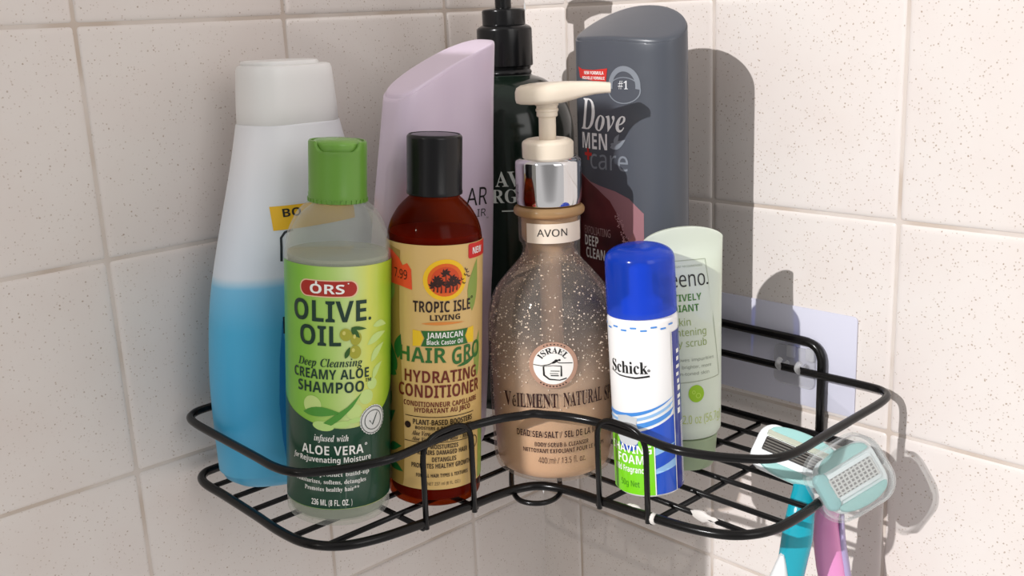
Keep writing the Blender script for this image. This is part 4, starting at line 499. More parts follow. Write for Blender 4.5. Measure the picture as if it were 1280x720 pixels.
        116: [49, [[33,-1,23,1,19,3,15,7,13,13,12,21,12,63,2,63,2,69,12,73,17,89,24,89,24,72,45,72,45,63,24,63,24,21,25,15,27,11,31,9,35,8,41,9,46,10,46,1,40,-1]]],
        117: [83, [[37,-1,25,0,17,5,12,13,11,25,11,72,23,72,23,26,27,13,39,8,49,10,55,15,59,23,60,35,60,72,72,72,72,0,62,0,60,10,55,5,50,1,44,-1]]],
        118: [68, [[27,0,0,72,13,72,28,30,30,23,32,16,34,10,36,16,38,23,40,30,56,72,68,72,41,0]]],
        119: [106, [[21,0,1,72,14,72,24,34,26,22,28,12,29,12,30,18,32,25,34,32,46,72,59,72,72,32,75,22,77,12,79,22,82,34,92,72,104,72,84,0,70,0,58,41,55,52,53,60,52,60,51,52,48,41,35,0]]],
        120: [71, [[2,0,28,37,4,72,17,72,36,45,54,72,67,72,42,37,69,0,55,0,36,29,16,0]]],
        121: [69, [[11,-32,6,-32,1,-31,1,-22,5,-22,9,-23,15,-22,19,-19,23,-15,25,-10,29,0,0,72,13,72,28,31,32,21,34,11,35,11,37,20,41,31,56,72,69,72,37,-10,33,-19,28,-26,21,-31]]],
        122: [63, [[5,0,5,8,44,63,8,63,8,72,57,72,57,63,19,9,58,9,58,0]]],
        48: [77, [[38,-1,24,2,14,12,11,19,9,27,7,37,7,48,7,63,10,75,14,84,20,92,28,96,38,97,52,94,62,84,66,77,68,69,70,59,70,48,69,34,67,22,63,12,57,5,49,0],[38,9,47,11,54,18,57,31,58,48,57,65,54,78,47,85,38,87,29,85,23,78,20,65,18,48,20,31,23,19,29,11]]],
        49: [77, [[36,0,36,67,36,76,37,84,33,80,28,76,18,68,12,76,38,96,48,96,48,0]]],
        50: [77, [[6,0,6,10,32,35,44,48,51,59,53,65,54,71,53,78,49,83,44,86,37,87,30,87,25,85,14,78,8,86,20,94,28,96,37,97,49,96,58,90,64,82,66,72,65,64,63,58,54,45,41,31,21,11,70,11,70,0]]],
        51: [77, [[32,-1,18,0,6,4,6,15,19,10,33,9,44,10,51,14,55,20,57,28,55,35,50,40,41,43,30,44,21,44,21,55,30,55,40,56,48,60,53,65,54,73,53,79,49,83,44,86,37,87,29,87,23,85,12,79,7,87,19,94,27,97,37,97,50,96,59,91,64,83,66,73,65,65,61,58,55,53,46,51,46,50,56,47,64,43,68,36,69,27,68,19,65,12,60,7,53,2,44,0]]],
        52: [77, [[49,0,49,22,3,22,3,32,48,96,60,96,60,32,74,32,74,22,60,22,60,0],[14,32,49,32,49,63,49,74,49,84,46,78,43,73]]],
        53: [77, [[33,-1,19,0,8,4,8,15,20,10,33,9,43,10,51,14,55,20,57,29,56,38,51,44,44,48,33,49,24,48,17,47,11,51,14,96,62,96,62,85,24,85,22,57,28,58,37,59,50,57,60,51,67,43,69,31,67,17,60,7,48,1]]],
        54: [77, [[40,-1,31,0,24,3,17,9,12,17,8,28,7,41,9,61,12,71,16,79,22,87,29,92,39,96,51,97,58,97,63,96,63,86,58,87,52,88,43,87,36,84,31,81,26,76,23,70,21,64,19,49,20,49,24,53,29,57,35,59,43,60,54,58,63,52,69,43,71,31,68,17,62,7,53,1],[40,9,48,10,54,14,58,21,59,31,58,39,54,45,48,49,40,51,34,50,29,48,25,45,22,42,20,37,19,33,22,22,24,16,28,12,34,10]]],
        55: [77, [[18,0,58,85,6,85,6,96,70,96,70,87,31,0]]],
        56: [77, [[39,-1,25,0,15,5,9,14,7,24,7,31,9,36,17,44,26,50,20,55,15,60,11,66,10,74,11,81,13,87,18,91,24,95,31,97,38,97,50,96,59,91,65,84,67,74,66,69,65,64,58,57,49,51,60,44,67,36,69,31,70,25,68,14,62,6,52,0],[39,55,51,62,54,67,55,74,54,80,51,84,45,87,38,88,31,87,26,84,22,80,21,74,22,69,24,66,30,60],[38,8,47,9,53,13,57,18,59,25,57,31,53,36,47,41,38,44,36,45,28,41,23,37,19,31,18,24,19,18,23,13,29,9]]],
        57: [77, [[26,-1,20,-1,14,0,14,10,26,8,34,9,41,11,47,15,51,20,54,26,56,32,58,47,57,47,53,43,49,39,42,37,34,36,23,38,14,43,9,53,7,65,8,74,11,82,15,89,21,93,29,96,37,97,46,96,54,93,60,87,66,79,69,68,70,55,68,35,65,25,61,16,56,9,48,3,38,0],[37,45,43,46,48,48,52,51,55,54,57,58,58,63,56,74,53,79,49,84,44,86,37,87,30,86,24,82,20,75,18,65,20,57,23,50,29,46]]],
        46: [36, [[18,-2,12,0,10,3,10,7,10,11,12,14,18,16,24,14,26,11,26,7,26,3,24,0]]],
        44: [36, [[6,-17,9,-1,12,16,25,16,26,14,21,-2,14,-17]]],
        38: [98, [[37,-1,25,0,15,6,9,14,7,25,9,34,13,42,19,48,28,53,20,64,17,70,16,76,18,85,23,92,31,96,41,97,50,96,58,92,63,85,64,77,63,69,59,62,52,57,45,52,71,27,76,36,80,48,92,48,87,32,83,25,78,19,98,0,82,0,70,11,64,6,56,2,48,0],[38,59,49,67,52,72,52,77,52,81,49,85,45,87,40,88,35,87,31,85,29,81,28,77,28,72,30,68],[38,9,46,10,53,12,63,19,35,46,24,37,21,32,19,25,21,19,24,14,30,10]]],
        40: [40, [[25,-21,20,-15,16,-9,13,-2,10,6,8,13,7,21,6,29,5,37,6,45,7,53,8,61,10,68,13,76,16,83,20,90,25,96,36,96,32,89,28,83,25,76,22,68,20,60,19,53,18,45,17,37,18,29,19,22,20,14,22,6,25,-1,28,-8,32,-15,36,-21]]],
        41: [40, [[4,-21,9,-15,12,-8,16,-1,18,6,20,14,22,22,23,29,23,37,23,45,22,53,20,60,18,68,16,76,12,83,8,89,4,96,15,96,20,90,24,83,27,76,30,68,32,61,34,53,35,45,35,37,35,29,34,21,32,13,30,6,27,-2,24,-9,20,-15,15,-21]]],
        47: [50, [[1,0,37,96,49,96,13,0]]],
        35: [87, [[15,0,20,28,3,28,3,37,22,37,26,59,8,59,8,67,28,67,33,96,43,96,38,67,57,67,62,96,72,96,66,67,83,67,83,59,64,59,60,37,79,37,79,28,59,28,53,0,44,0,49,28,30,28,25,0],[32,37,51,37,55,59,36,59]]],
        43: [77, [[33,15,33,43,7,43,7,52,33,52,33,80,43,80,43,52,70,52,70,43,43,43,43,15]]],
        42: [74, [[26,42,14,48,30,69,6,71,7,84,33,76,30,102,43,102,41,76,66,84,68,71,44,69,60,48,48,42,37,65]]],
        45: [43, [[5,31,5,41,38,41,38,31]]],
        58: [36, [[18,56,12,58,10,61,10,65,10,69,12,72,18,74,24,72,26,69,26,65,26,61,24,58],[18,-2,12,0,10,3,10,7,10,11,12,14,18,16,24,14,26,11,26,7,26,3,24,0]]],
        33: [36, [[14,27,11,96,25,96,22,27],[18,-2,12,0,10,3,10,7,10,11,12,14,18,16,24,14,26,11,26,7,26,3,24,0]]],
        37: [112, [[26,37,18,39,12,45,8,55,7,67,8,80,11,89,17,95,26,97,35,95,41,89,45,80,46,67,45,55,41,45,35,39],[24,0,77,96,88,96,34,0],[26,46,34,51,37,67,34,84,26,89,22,88,19,83,17,77,16,67,17,58,19,51,22,47],[85,-1,76,1,70,7,67,16,65,29,66,42,70,51,76,57,85,59,94,57,100,51,104,42,105,29,104,16,100,7,94,1],[85,7,93,13,95,29,93,45,85,50,80,49,77,45,76,38,75,29,76,19,77,13,80,8]]],
    },
}
# ---------------------------------------------------------------- printing: letters and flat artwork laid on curved surfaces
def glyph(font, ch):
    g = GLYPHS[font]
    if ord(ch) in g: return g[ord(ch)]
    return GLYPHS['R'].get(ord(ch))
class Print:
    def __init__(s): s.groups = []
    def poly(s, *contours): s.groups.append([list(c) for c in contours]); return s
    def rect(s, u0, u1, v0, v1): return s.poly([(u0, v0), (u1, v0), (u1, v1), (u0, v1)])
    def rrect(s, u0, u1, v0, v1, r, n=6):
        c = []
        for cx, cy, a0 in ((u1 - r, v1 - r, 0), (u0 + r, v1 - r, 90), (u0 + r, v0 + r, 180), (u1 - r, v0 + r, 270)):
            for k in range(n + 1): a = math.radians(a0 + 90 * k / n); c.append((cx + r * math.cos(a), cy + r * math.sin(a)))
        return s.poly(c)
    def ell(s, cu, cv, ru, rv=None, rot=0, n=32, hole=None):
        rv = rv or ru
        def c(k_): return [(cu + k_ * (ru * math.cos(a) * math.cos(rot) - rv * math.sin(a) * math.sin(rot)), cv + k_ * (ru * math.cos(a) * math.sin(rot) + rv * math.sin(a) * math.cos(rot))) for a in (2 * math.pi * i / n for i in range(n))]
        return s.poly(c(1), c(hole)) if hole else s.poly(c(1))
    def stroke(s, pts, w):
        pts = [Vector(p) for p in pts]; l, r = [], []
        for i, p in enumerate(pts):
            t = (pts[min(i + 1, len(pts) - 1)] - pts[max(i - 1, 0)]).normalized(); nn = Vector((-t.y, t.x))
            ww = w[i] if isinstance(w, (list, tuple)) else w
            l.append(tuple(p + nn * ww / 2)); r.append(tuple(p - nn * ww / 2))
        for i in range(len(pts) - 1): s.poly([l[i], r[i], r[i + 1], l[i + 1]])
        return s
    def leaf(s, u, v, ln, wd, rot, bend=0.0, n=8):
        a, b = [], []
        for i in range(n + 1):
            t = i / n; hw = wd / 2 * math.sin(math.pi * t ** 0.8); y = bend * math.sin(math.pi * t)
            a.append((t * ln, y + hw)); b.append((t * ln, y - hw))
        c = a[:-1] + b[::-1][:-1]; cr, sr = math.cos(rot), math.sin(rot)
        return s.poly([(u + x * cr - y * sr, v + x * sr + y * cr) for x, y in c])
    def text(s, t, font, u0, u1, v, cap, arch=0.0, slope=0.0, circ=None, shear=0.0, vert=False):
        x = 0.0; put = []; k = cap / (91.0 if font in 'BI' else 96.0)
        for ch in t:
            if ch == ' ': x += 44; continue
            g = glyph(font, ch)
            if g is None: x += 50; continue
            put.append((x, g)); x += g[0]
        xs = [X + c[i] for X, g in put for c in g[1] for i in range(0, len(c), 2)]
        lo, hi = min(xs), max(xs); sx = (u1 - u0) / (hi - lo); um = (u0 + u1) / 2
        for X, g in put:
            cs = []
            for c in g[1]:
                q = []
                for i in range(0, len(c), 2):
                    u = u0 + (X + c[i] - lo) * sx; w = c[i + 1] * k; u += shear * w
                    if circ:
                        a = (u - um) / circ[2]; R_ = circ[2] + w; u, w = circ[0] + R_ * math.sin(a), circ[1] + R_ * math.cos(a)
                    else: w = v + w + arch * (u - um) ** 2 + slope * (u - um)
                    if vert: q.append((v - (w - v), u))
                    else: q.append((u, w))
                cs.append(q)
            s.groups.append(cs)
        return s
    def build(s, name, m, parent, mapper, eps, step=1.6):
        bm = bmesh.new()
        for g in s.groups:
            # split a glyph into outer shapes with their own holes
            area = lambda c: sum(c[i - 1][0] * c[i][1] - c[i][0] * c[i - 1][1] for i in range(len(c))) / 2
            def inside(p, c):
                r_ = False
                for i in range(len(c)):
                    (x1, y1), (x2, y2) = c[i - 1], c[i]
                    if (y1 > p[1]) != (y2 > p[1]) and p[0] < (x2 - x1) * (p[1] - y1) / (y2 - y1) + x1: r_ = not r_
                return r_
            depth = [sum(1 for d in g if d is not c and inside(c[0], d)) for c in g]
            for c, dp in zip(g, depth):
                if dp % 2: continue
                holes = [d for d, dd in zip(g, depth) if dd == dp + 1 and inside(d[0], c)]
                loops = [[Vector((u, v, 0)) for u, v in q] for q in [c] + holes]
                flat = [p for q in loops for p in q]
                bv = [bm.verts.new(p) for p in flat]
                for tri in tessellate_polygon(loops):
                    try: bm.faces.new([bv[i] for i in tri])
                    except Exception: pass
        us = [v_.co.x for v_ in bm.verts]
        if not us: bm.free(); return None
        lo, hi = min(us), max(us); k = int((hi - lo) / step)
        for i in range(1, k + 1):
            bmesh.ops.bisect_plane(bm, geom=bm.verts[:] + bm.edges[:] + bm.faces[:], plane_co=(lo + i * step - 0.003, 0, 0), plane_no=(1, 0, 0), dist=1e-5)
        for f in bm.faces:
            f.normal_update()
            if f.normal.z < 0: f.normal_flip()
        uvl = bm.loops.layers.uv.new('UVMap')
        for f in bm.faces:
            for lp in f.loops: lp[uvl].uv = (lp.vert.co.x * 0.01, lp.vert.co.y * 0.01)
        for v_ in bm.verts: v_.co = Vector(mapper(v_.co.x, v_.co.y, eps)) * MM
        me = bpy.data.meshes.new(name); bm.to_mesh(me); bm.free(); me.materials.append(m); me.shade_smooth()
        o = bpy.data.objects.new(name, me); COL.objects.link(o); o.parent = parent
        return o
def cylmap(rf, rref):
    return lambda u, v, e: ((rf(v) + e) * math.sin(u / rref), -(rf(v) + e) * math.cos(u / rref), v)
def flatmap(tw, td, n):
    def f(u, v, e):
        w, d = interp(tw, v), interp(td, v); q = min(abs(u) / w, 0.9995)
        return (u, -d * (1 - q ** n) ** (1 / n) - e, v)
    return f
def sheet(u0, u1, v0, v1):  # finely cut rectangle for labels (rows as well as columns)
    p = Print(); k = max(1, int((v1 - v0) / 3))
    for i in range(k): p.rect(u0, u1, v0 + (v1 - v0) * i / k, v0 + (v1 - v0) * (i + 1) / k)
    return p

# ---------------------------------------------------------------- the setting
TL, UL, UR, ZR = 108.0, 64.39, 34.40, 224.7
def tile_wall(name, cuts, zs, place):
    """one slab per tile with pillowed edges, on a grout bed; place maps (along, height, out) to the room"""
    mb = MB(); g = 0.7
    for a0, a1 in zip(cuts, cuts[1:]):
        for z0, z1 in zip(zs, zs[1:]):
            A0, A1, B0, B1 = a0 + g, a1 - g, z0 + g, z1 - g
            if a0 == 0: A0 = 0.0
            secs = []
            for ins, out in ((0, -1.2), (0.25, -0.65), (0.9, -0.3), (1.8, -0.10), (3.2, 0.0)):
                l = A0 if a0 == 0 else A0 + ins
                r_ = max(0.6, 1.6 - ins * .3)
                pts = []
                for cx, cy, s0 in ((A1 - ins - r_, B1 - ins - r_, 0), (l + r_, B1 - ins - r_, 90), (l + r_, B0 + ins + r_, 180), (A1 - ins - r_, B0 + ins + r_, 270)):
                    for q in range(4):
                        an = math.radians(s0 + 30 * q); pts.append(place(cx + r_ * math.cos(an), cy + r_ * math.sin(an), out))
                secs.append(pts)
            loft(secs, mb, 0, cap0=False, cap1=True)
    L0, L1, Z0, Z1 = cuts[0], cuts[-1], zs[0], zs[-1]
    c = [place(a, z, o) for o in (-0.75, -14.0) for a, z in ((L0, Z0), (L1, Z0), (L1, Z1), (L0, Z1))]
    mb.add(c, [(0, 1, 2, 3), (7, 6, 5, 4), (0, 4, 5, 1), (1, 5, 6, 2), (2, 6, 7, 3), (3, 7, 4, 0)], 1)
    o = mb.build(name, [TILE, GROUT], angle=50); o['kind'] = 'structure'; return o
rows_z = [ZR + TL * k for k in range(-6, 5)]
tile_wall('wall_left', [0] + [UL + TL * i for i in range(0, 8)], rows_z, lambda a, z, o: (-a, -o, z))
tile_wall('wall_right', [0] + [UR + TL * i for i in range(0, 10)], rows_z, lambda a, z, o: (-o, -a, z))
SHADE_PANEL_MAT = mat('sun_dimming_panel', 'd8dcd8', rough=0.6)  # half-clear material of the added sun-dimming panel
_t = N(SHADE_PANEL_MAT, 'ShaderNodeBsdfTransparent'); _t.inputs[0].default_value = (0.45, 0.44, 0.42, 1); _mx = N(SHADE_PANEL_MAT, 'ShaderNodeMixShader'); _mx.inputs[0].default_value = 0.55
L(SHADE_PANEL_MAT, bsdf(SHADE_PANEL_MAT).outputs[0], _mx.inputs[1]); L(SHADE_PANEL_MAT, _t.outputs[0], _mx.inputs[2]); L(SHADE_PANEL_MAT, _mx.outputs[0], SHADE_PANEL_MAT.node_tree.nodes['Material Output'].inputs[0])
_o = rslab(165, 900, 4, -3, 3, bev=0.8, xf=lambda x, y, z: (-640 + z, -77 + x, 0 + y)).build('shade_panel_1', SHADE_PANEL_MAT); _o['kind'] = 'structure'  # unseen panel added out of view to dim the sun on the left bottles
# ---------------------------------------------------------------- black wire corner shelf
WIRE = mat('black_coated_wire', (0.006, 0.0055, 0.0055), rough=0.22, spec=0.28)
RESIDUE = mat('dried_soap', 'd8d3ce', rough=0.5)
shelf = thing('corner_shelf', 'black wire corner shelf holding all the bottles, stuck to both tiled walls', 'shelf', (0, 0, 0))
mirror = lambda p: (p[1], p[0]) + tuple(p[2:])
def closed_loop(z_of, pts_left, inner, back):
    left = [Vector((p[0], p[1], 0)) for p in pts_left]
    right = [Vector((p[1], p[0], 0)) for p in pts_left][::-1]
    pts = [Vector((back, back, 0))] + left + [Vector((inner, inner, 0))] + right
    for p in pts: p.z = z_of(p)
    return pts
tray_pts = [(-14, -7), (-100, -7), (-200, -7), (-240, -6.6), (-250.5, -9), (-255.3, -19), (-255.8, -40), (-256.6, -70), (-257.6, -95), (-255.5, -113), (-247, -126), (-232, -133), (-209, -136.8), (-182, -139.4), (-170, -140.2), (-159, -142.0), (-151.8, -144.6)]
tp = closed_loop(lambda p: 0.0, tray_pts, -147.6, -8.2)
tube(catmull(tp, 6, closed=True), 2.2, 12, closed=True).build('tray_frame', WIRE, shelf, angle=180)
rim_half = [(-14, -8.5, 34), (-100, -8.5, 34), (-200, -8.5, 34), (-240, -8, 34), (-252.5, -10.5, 34), (-258, -21, 34), (-259.2, -52, 34), (-259.9, -83, 34), (-260.3, -99, 34), (-258.3, -109.5, 34), (-253.6, -117.2, 34.2), (-242, -128.4, 35.5), (-231, -135.4, 36.6), (-222, -138.6, 37.3), (-204.5, -139.2, 38.4), (-184, -141.2, 39.7), (-174.6, -144.0, 40.3), (-167.2, -147.8, 40.9), (-160.8, -152.8, 41.5)]
rp = [Vector((-9.8, -9.8, 34))] + [Vector(p) for p in rim_half] + [Vector((-156, -156, 41.8))] + [Vector((p[1], p[0], p[2])) for p in rim_half[::-1]]
tube(catmull(rp, 6, closed=True), 2.0, 12, closed=True).build('guard_rail', WIRE, shelf, angle=180)
tube(roundpath([(-4, -214.5, 0), (-4, -214.5, 49), (-4, -4, 50.5, 8), (-214.5, -4, 49), (-214.5, -4, 0)], 11), 2.4, 12).build('back_rail', WIRE, shelf, angle=180)
spots = [25, 44.5, 64, 82, 101.5, 120]
ends = [256, 256.5, 257, 257.3, 257, 252]
for b, e in zip(spots, ends):
    for f in (lambda p: p, mirror):
        tube([f((-e, -b, -0.6)), f((-b, -b, -0.6))], 1.35, 8).build('tray_wire', WIRE, shelf, angle=180)
for a in (209, 179, 120, 60):
    for f in (lambda p: p, mirror):
        lim = -136.5 if a == 209 else (-139 if a == 179 else -7)
        if a < 150: tube([f((-a, -7, -2.8)), f((-a, -a, -2.8))], 1.35, 8).build('cross_wire', WIRE, shelf, angle=180)
        else: tube([f((-a, -7, -2.8)), f((-a, lim, -2.8))], 1.35, 8).build('cross_wire', WIRE, shelf, angle=180)
for f in (lambda p: p, mirror):
    tube(roundpath([f((-208.7, -138.2, -2.5)), f((-208.7, -139.2, 41)), f((-183, -142.5, 43.5)), f((-182.7, -141.6, -2.5))], 10.5), 1.35, 10).build('arch_wire', WIRE, shelf, angle=180)
tube(catmull([(-122, -103.5, -2.6), (-144.7, -126.4, -2.6), (-154.7, -138, -3), (-159, -147.5, -3.5), (-156.4, -155.4, -3.5), (-149.6, -158.8, -3.5), (-141.2, -156.9, -3), (-132, -147.5, -2.6), (-109, -124, -2.6)], 6), 1.3, 10).build('corner_loop_wire', WIRE, shelf, angle=180)
def blob(c, ln, wd, ht, d, seed):
    r = random.Random(seed); d = Vector(d).normalized(); s_ = Vector((-d.y, d.x, 0)); rings = []
    for i in range(9):
        t = i / 8; k = math.sin(math.pi * min(max(t, .03), .97)) ** .6 * (0.7 + 0.5 * r.random())
        rings.append([tuple(Vector(c) + d * (t - .5) * ln + s_ * math.cos(a) * wd / 2 * k + Vector((0, 0, 1)) * math.sin(a) * ht / 2 * k) for a in (2 * math.pi * q / 10 for q in range(10))])
    return loft(rings)
for c, ln, d, sd, wd in (((-136.5, -199, 0.6), 9, (0.1, -1, 0), 1, 3.2), ((-137, -211, -0.2), 6, (0.1, -1, 0), 5, 3.8), ((-120.5, -226, -0.4), 17, (0, 1, 0), 2, 2.6)):
    blob(c, ln, wd, 5.0, d, sd).build('soap_residue', RESIDUE, shelf)

# ---------------------------------------------------------------- adhesive hook behind the shelf
PLATE = mat('lavender_adhesive_film', 'c8c8d6', rough=0.3, spec=0.4)
CLEARP = thin_clear('clear_hard_plastic', 'f2f2f4', opacity=0.24, edge=0.6)
hook = thing('adhesive_hook', 'clear plastic shelf hook on a lavender square sticker, right tiled wall', 'hook', (0, -186, 39))
rslab(92, 54, 2.5, 0.1, 0.9, bev=0.3, xf=lambda x, y, z: (-z, -x, y)).build('backing_sticker', PLATE, hook)
rslab(25, 22, 4, 0.9, 2.4, bev=0.6, xf=lambda x, y, z: (-z, -x - 11, y - 6)).build('hook_pad', CLEARP, hook)
for yy in (-7.0, -18.5):
    h = tube(roundpath([(-2.0, yy, -4.5), (-9.5, yy, -6.0), (-12.0, yy, -2.5), (-9.0, yy, -0.8)], 2.2), 1.5, 8); h.build('hook_prong', CLEARP, hook, angle=180)
    rslab(5, 7, 1, 2.0, 3.6, bev=0.5, xf=lambda x, y, z, q=yy: (-z, q + x - 2.5, y + 2.5)).build('hook_tab', CLEARP, hook)

# ---------------------------------------------------------------- green capped shampoo
WHITE = mat('white_print', 'f3f3ee', rough=0.4); BLACKP = mat('black_print', '141414', rough=0.45)
CLEAR = thin_clear('clear_bottle_plastic', 'f4f6f2', opacity=0.07, rough=0.04, edge=0.45)
def milky(name, col, tr=0.35, rough=0.25, sss=0.4):
    return mat(name, col, rough=rough, trans=tr, ior=1.34, sss=0.0)
ors = thing('shampoo_bottle', 'clear shampoo bottle with flip green cap and green olive label, front left', 'bottle', (-227.2, -96.5, 2.4), (0.0673, -0.0425, 0.9968), (0.8429, -0.5321, -0.0796))
outer = fillet([(0.0, 1.2), (14, 1.2), (16, 0), (23.4, 0, 5), (23.4, 118, 6), (22.2, 130, 8), (17.5, 139.5, 6), (12.8, 143.5, 1.5), (11, 144), (11, 150)], 6)
inner = fillet([(10, 150), (10, 143), (16.5, 138.2, 6), (21.2, 129.5, 8), (22.5, 118, 6), (22.5, 1.6, 4), (0.0, 2.2)], 6)
lathe(outer + inner, 96).build('bottle_body', CLEAR, ors, angle=60)
liq = mat('pale_shampoo', 'e2e5d2', rough=0.10, trans=0.6, ior=1.2)
lathe(fillet([(0, 2.6), (22.1, 2.2, 4), (22.2, 121.5, 0.5), (0, 121.8)], 6), 80).build('shampoo', liq, ors)
GCAP = mat('green_cap_plastic', '66963a', rough=0.3, sss=0.15); GLID = mat('green_lid_plastic', '6fa042', rough=0.25, sss=0.15)
mb = MB(); n = 180; secs = []
def notch(a):  # dip in the front of the cap wall under the disc
    d = (a + math.pi / 2 + 0.05 + math.pi) % (2 * math.pi) - math.pi
    return 5.2 * math.sqrt(max(0.0, 1 - (d / 0.86) ** 2)) if abs(d) < 0.86 else 0.0
prof = [(12.2, 143.6), (12.7, 143.9), (12.75, 147.5), (12.6, 148.0), (12.6, 166), (12.55, 169.2), (12.1, 170.0), (11.4, 170.0), (11.2, 169.0), (11.2, 162.0)]
for r_, z in prof:
    secs.append([(r_ * math.cos(2 * math.pi * i / n), r_ * math.sin(2 * math.pi * i / n), z - (notch(2 * math.pi * i / n) if z > 167 else 0)) for i in range(n)])
loft(secs, mb, cap0=True, cap1=True)
for i in range(34):
    a = 2 * math.pi * i / 34; box((12.75 * math.cos(a), 12.75 * math.sin(a), 144.6), (0.7, 0.9, 1.6), mb, R=Matrix.Rotation(a, 3, 'Z'))
capo = mb.build('cap', GCAP, ors, angle=40)
lathe(fillet([(0, 163), (10.9, 163), (10.9, 169.4, 1.0), (8, 170.6, 4), (0, 170.9)], 5), 64).build('disc_lid', GLID, capo)
cm = cylmap(lambda v: 23.4, 23.4)
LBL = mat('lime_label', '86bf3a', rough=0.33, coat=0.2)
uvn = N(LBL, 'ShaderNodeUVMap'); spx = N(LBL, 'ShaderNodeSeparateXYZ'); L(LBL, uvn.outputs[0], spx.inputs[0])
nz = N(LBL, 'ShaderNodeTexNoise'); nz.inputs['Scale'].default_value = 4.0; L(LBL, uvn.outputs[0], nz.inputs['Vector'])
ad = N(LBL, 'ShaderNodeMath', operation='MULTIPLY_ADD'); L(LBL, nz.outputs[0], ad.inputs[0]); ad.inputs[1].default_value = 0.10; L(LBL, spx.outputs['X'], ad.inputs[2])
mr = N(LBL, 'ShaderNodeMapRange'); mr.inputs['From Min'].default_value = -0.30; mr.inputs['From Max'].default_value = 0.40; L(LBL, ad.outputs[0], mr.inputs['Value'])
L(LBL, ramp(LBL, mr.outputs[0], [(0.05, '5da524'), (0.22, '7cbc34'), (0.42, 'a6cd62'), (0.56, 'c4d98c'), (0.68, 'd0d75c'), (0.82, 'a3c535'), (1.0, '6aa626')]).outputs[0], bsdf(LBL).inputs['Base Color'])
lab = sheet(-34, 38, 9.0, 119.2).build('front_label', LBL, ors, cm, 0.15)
DKG = mat('dark_green_print', '12402c', rough=0.33, coat=0.2)
Print().poly([(-34, 9.2)] + [(u, 9.2) for u in range(-30, 39, 4)] + [(38, 9.2)] + [(u, 47.0 + 0.012 * (u + 2) ** 2 - 1.0 * math.sin(u * .12)) for u in range(38, -35, -2)]).build('dark_label_band', DKG, lab, cm, 0.25)
TXG = mat('deep_green_lettering', '143528', rough=0.4)
P_ = Print()
for t, fo, a, b, v, c in (('OLIVE', 'S', -21.8, 11.5, 95.2, 9.2), ('OIL', 'S', -18.3, 0.3, 84.6, 8.8), ('CREAMY ALOE', 'S', -22.2, 12.8, 69.6, 4.4), ('SHAMPOO', 'S', -19.8, 10.4, 63.4, 4.9), ('TM', 'S', 11.0, 14.0, 67.4, 1.6)): P_.text(t, fo, a, b, v, c)
P_.text('Deep Cleansing', 'I', -19.6, 9.6, 75.2, 3.6); P_.ell(13.2, 95.8, 0.7)
P_.build('olive_lettering', TXG, lab, cm, 0.42)
RED = mat('brand_red', 'a82a1e', rough=0.35); PEACH = mat('peach_outline', 'e8c5a0', rough=0.4)
Print().rrect(-18.2, 7.8, 105.9, 113.4, 3.6).build('emblem_border', PEACH, lab, cm, 0.25)
Print().rrect(-17.6, 7.1, 106.4, 112.9, 3.2).build('red_emblem', RED, lab, cm, 0.32)
P_ = Print().text('ORS', 'S', -13.0, 1.8, 107.5, 4.1).leaf(-10.2, 111.3, 2.0, 1.0, 1.5).ell(3.4, 112, .3)
P_.text('infused with', 'I', -11.7, 3.4, 41.2, 2.9).text('ALOE VERA', 'S', -18.0, 10.2, 34.8, 4.2).text('for', 'I', -23.4, -19.6, 31.6, 2.6).text('Rejuvenating Moisture', 'S', -19.0, 14.0, 31.2, 2.5)
P_.text('heavy product build-up', 'B', -17.6, 13.0, 24.8, 2.0).text('Moisturizes, softens, detangles', 'B', -21.6, 11.4, 21.2, 2.0).text('Promotes healthy hair**', 'B', -16.6, 8.2, 17.7, 2.0).text('236 ML (8 FL. OZ. )', 'S', -13.2, 5.0, 10.9, 2.8)
P_.ell(11.4, 38.8, .6, hole=.5)
P_.build('white_lettering', WHITE, lab, cm, 0.42)
SEALM = mat('seal_silver', 'dcdedb', rough=0.35); SEALD = mat('seal_dark', '2b3a33', rough=0.4)
Print().poly([(15.2 + (6.6 + (0.35 if i % 2 else 0)) * math.cos(2 * math.pi * i / 56), 49.2 + (6.6 + (0.35 if i % 2 else 0)) * math.sin(2 * math.pi * i / 56)) for i in range(56)]).build('round_seal', SEALM, lab, cm, 0.42)
P_ = Print().ell(15.2, 49.2, 4.6, hole=.93).ell(15.2, 49.2, 6.3, hole=.95)
P_.stroke([(13.2, 49.2), (14.7, 47.0), (17.4, 52.2)], [.5, .7, .4])
P_.build('seal_check_mark', SEALD, lab, cm, 0.55)
OLV = mat('olive_fruit', 'a3a332', rough=0.35); OLH = mat('olive_fruit_shine', 'cdc86a', rough=0.35); LEAFG = mat('leaf_green', '2c5a1c', rough=0.4)
Print().ell(2.3, 89.6, 2.5, 2.8, .3).ell(6.7, 87.6, 2.4, 3.0, -.2).ell(6.3, 81.6, 2.6, 3.0, .1).build('olive_picture', OLV, lab, cm, 0.5)
Print().ell(1.5, 90.4, .7, .9).ell(5.9, 88.6, .6, 1.0).ell(5.4, 82.6, .7, .9).build('olive_picture_shine', OLH, lab, cm, 0.6)
Print().leaf(4.6, 92.4, 6.0, 2.4, -.9).leaf(2.0, 79.0, 5.5, 2.0, 1.2).leaf(4.6, 92.6, 7, 1.6, -.15).build('olive_leaf_picture', LEAFG, lab, cm, 0.55)
ALOE = mat('aloe_green', '4d9433', rough=0.35); ALOEL = mat('aloe_gel', 'b9dc80', rough=0.3)
Print().leaf(-17, 53.8, 17.5, 4.4, .02, .8).poly([(-7.5, 49.6), (-3, 53), (3, 57), (8.6, 62.2), (9.2, 62.6), (5.5, 57), (0, 51.5), (-4, 48.6)]).build('aloe_picture', ALOE, lab, cm, 0.42)
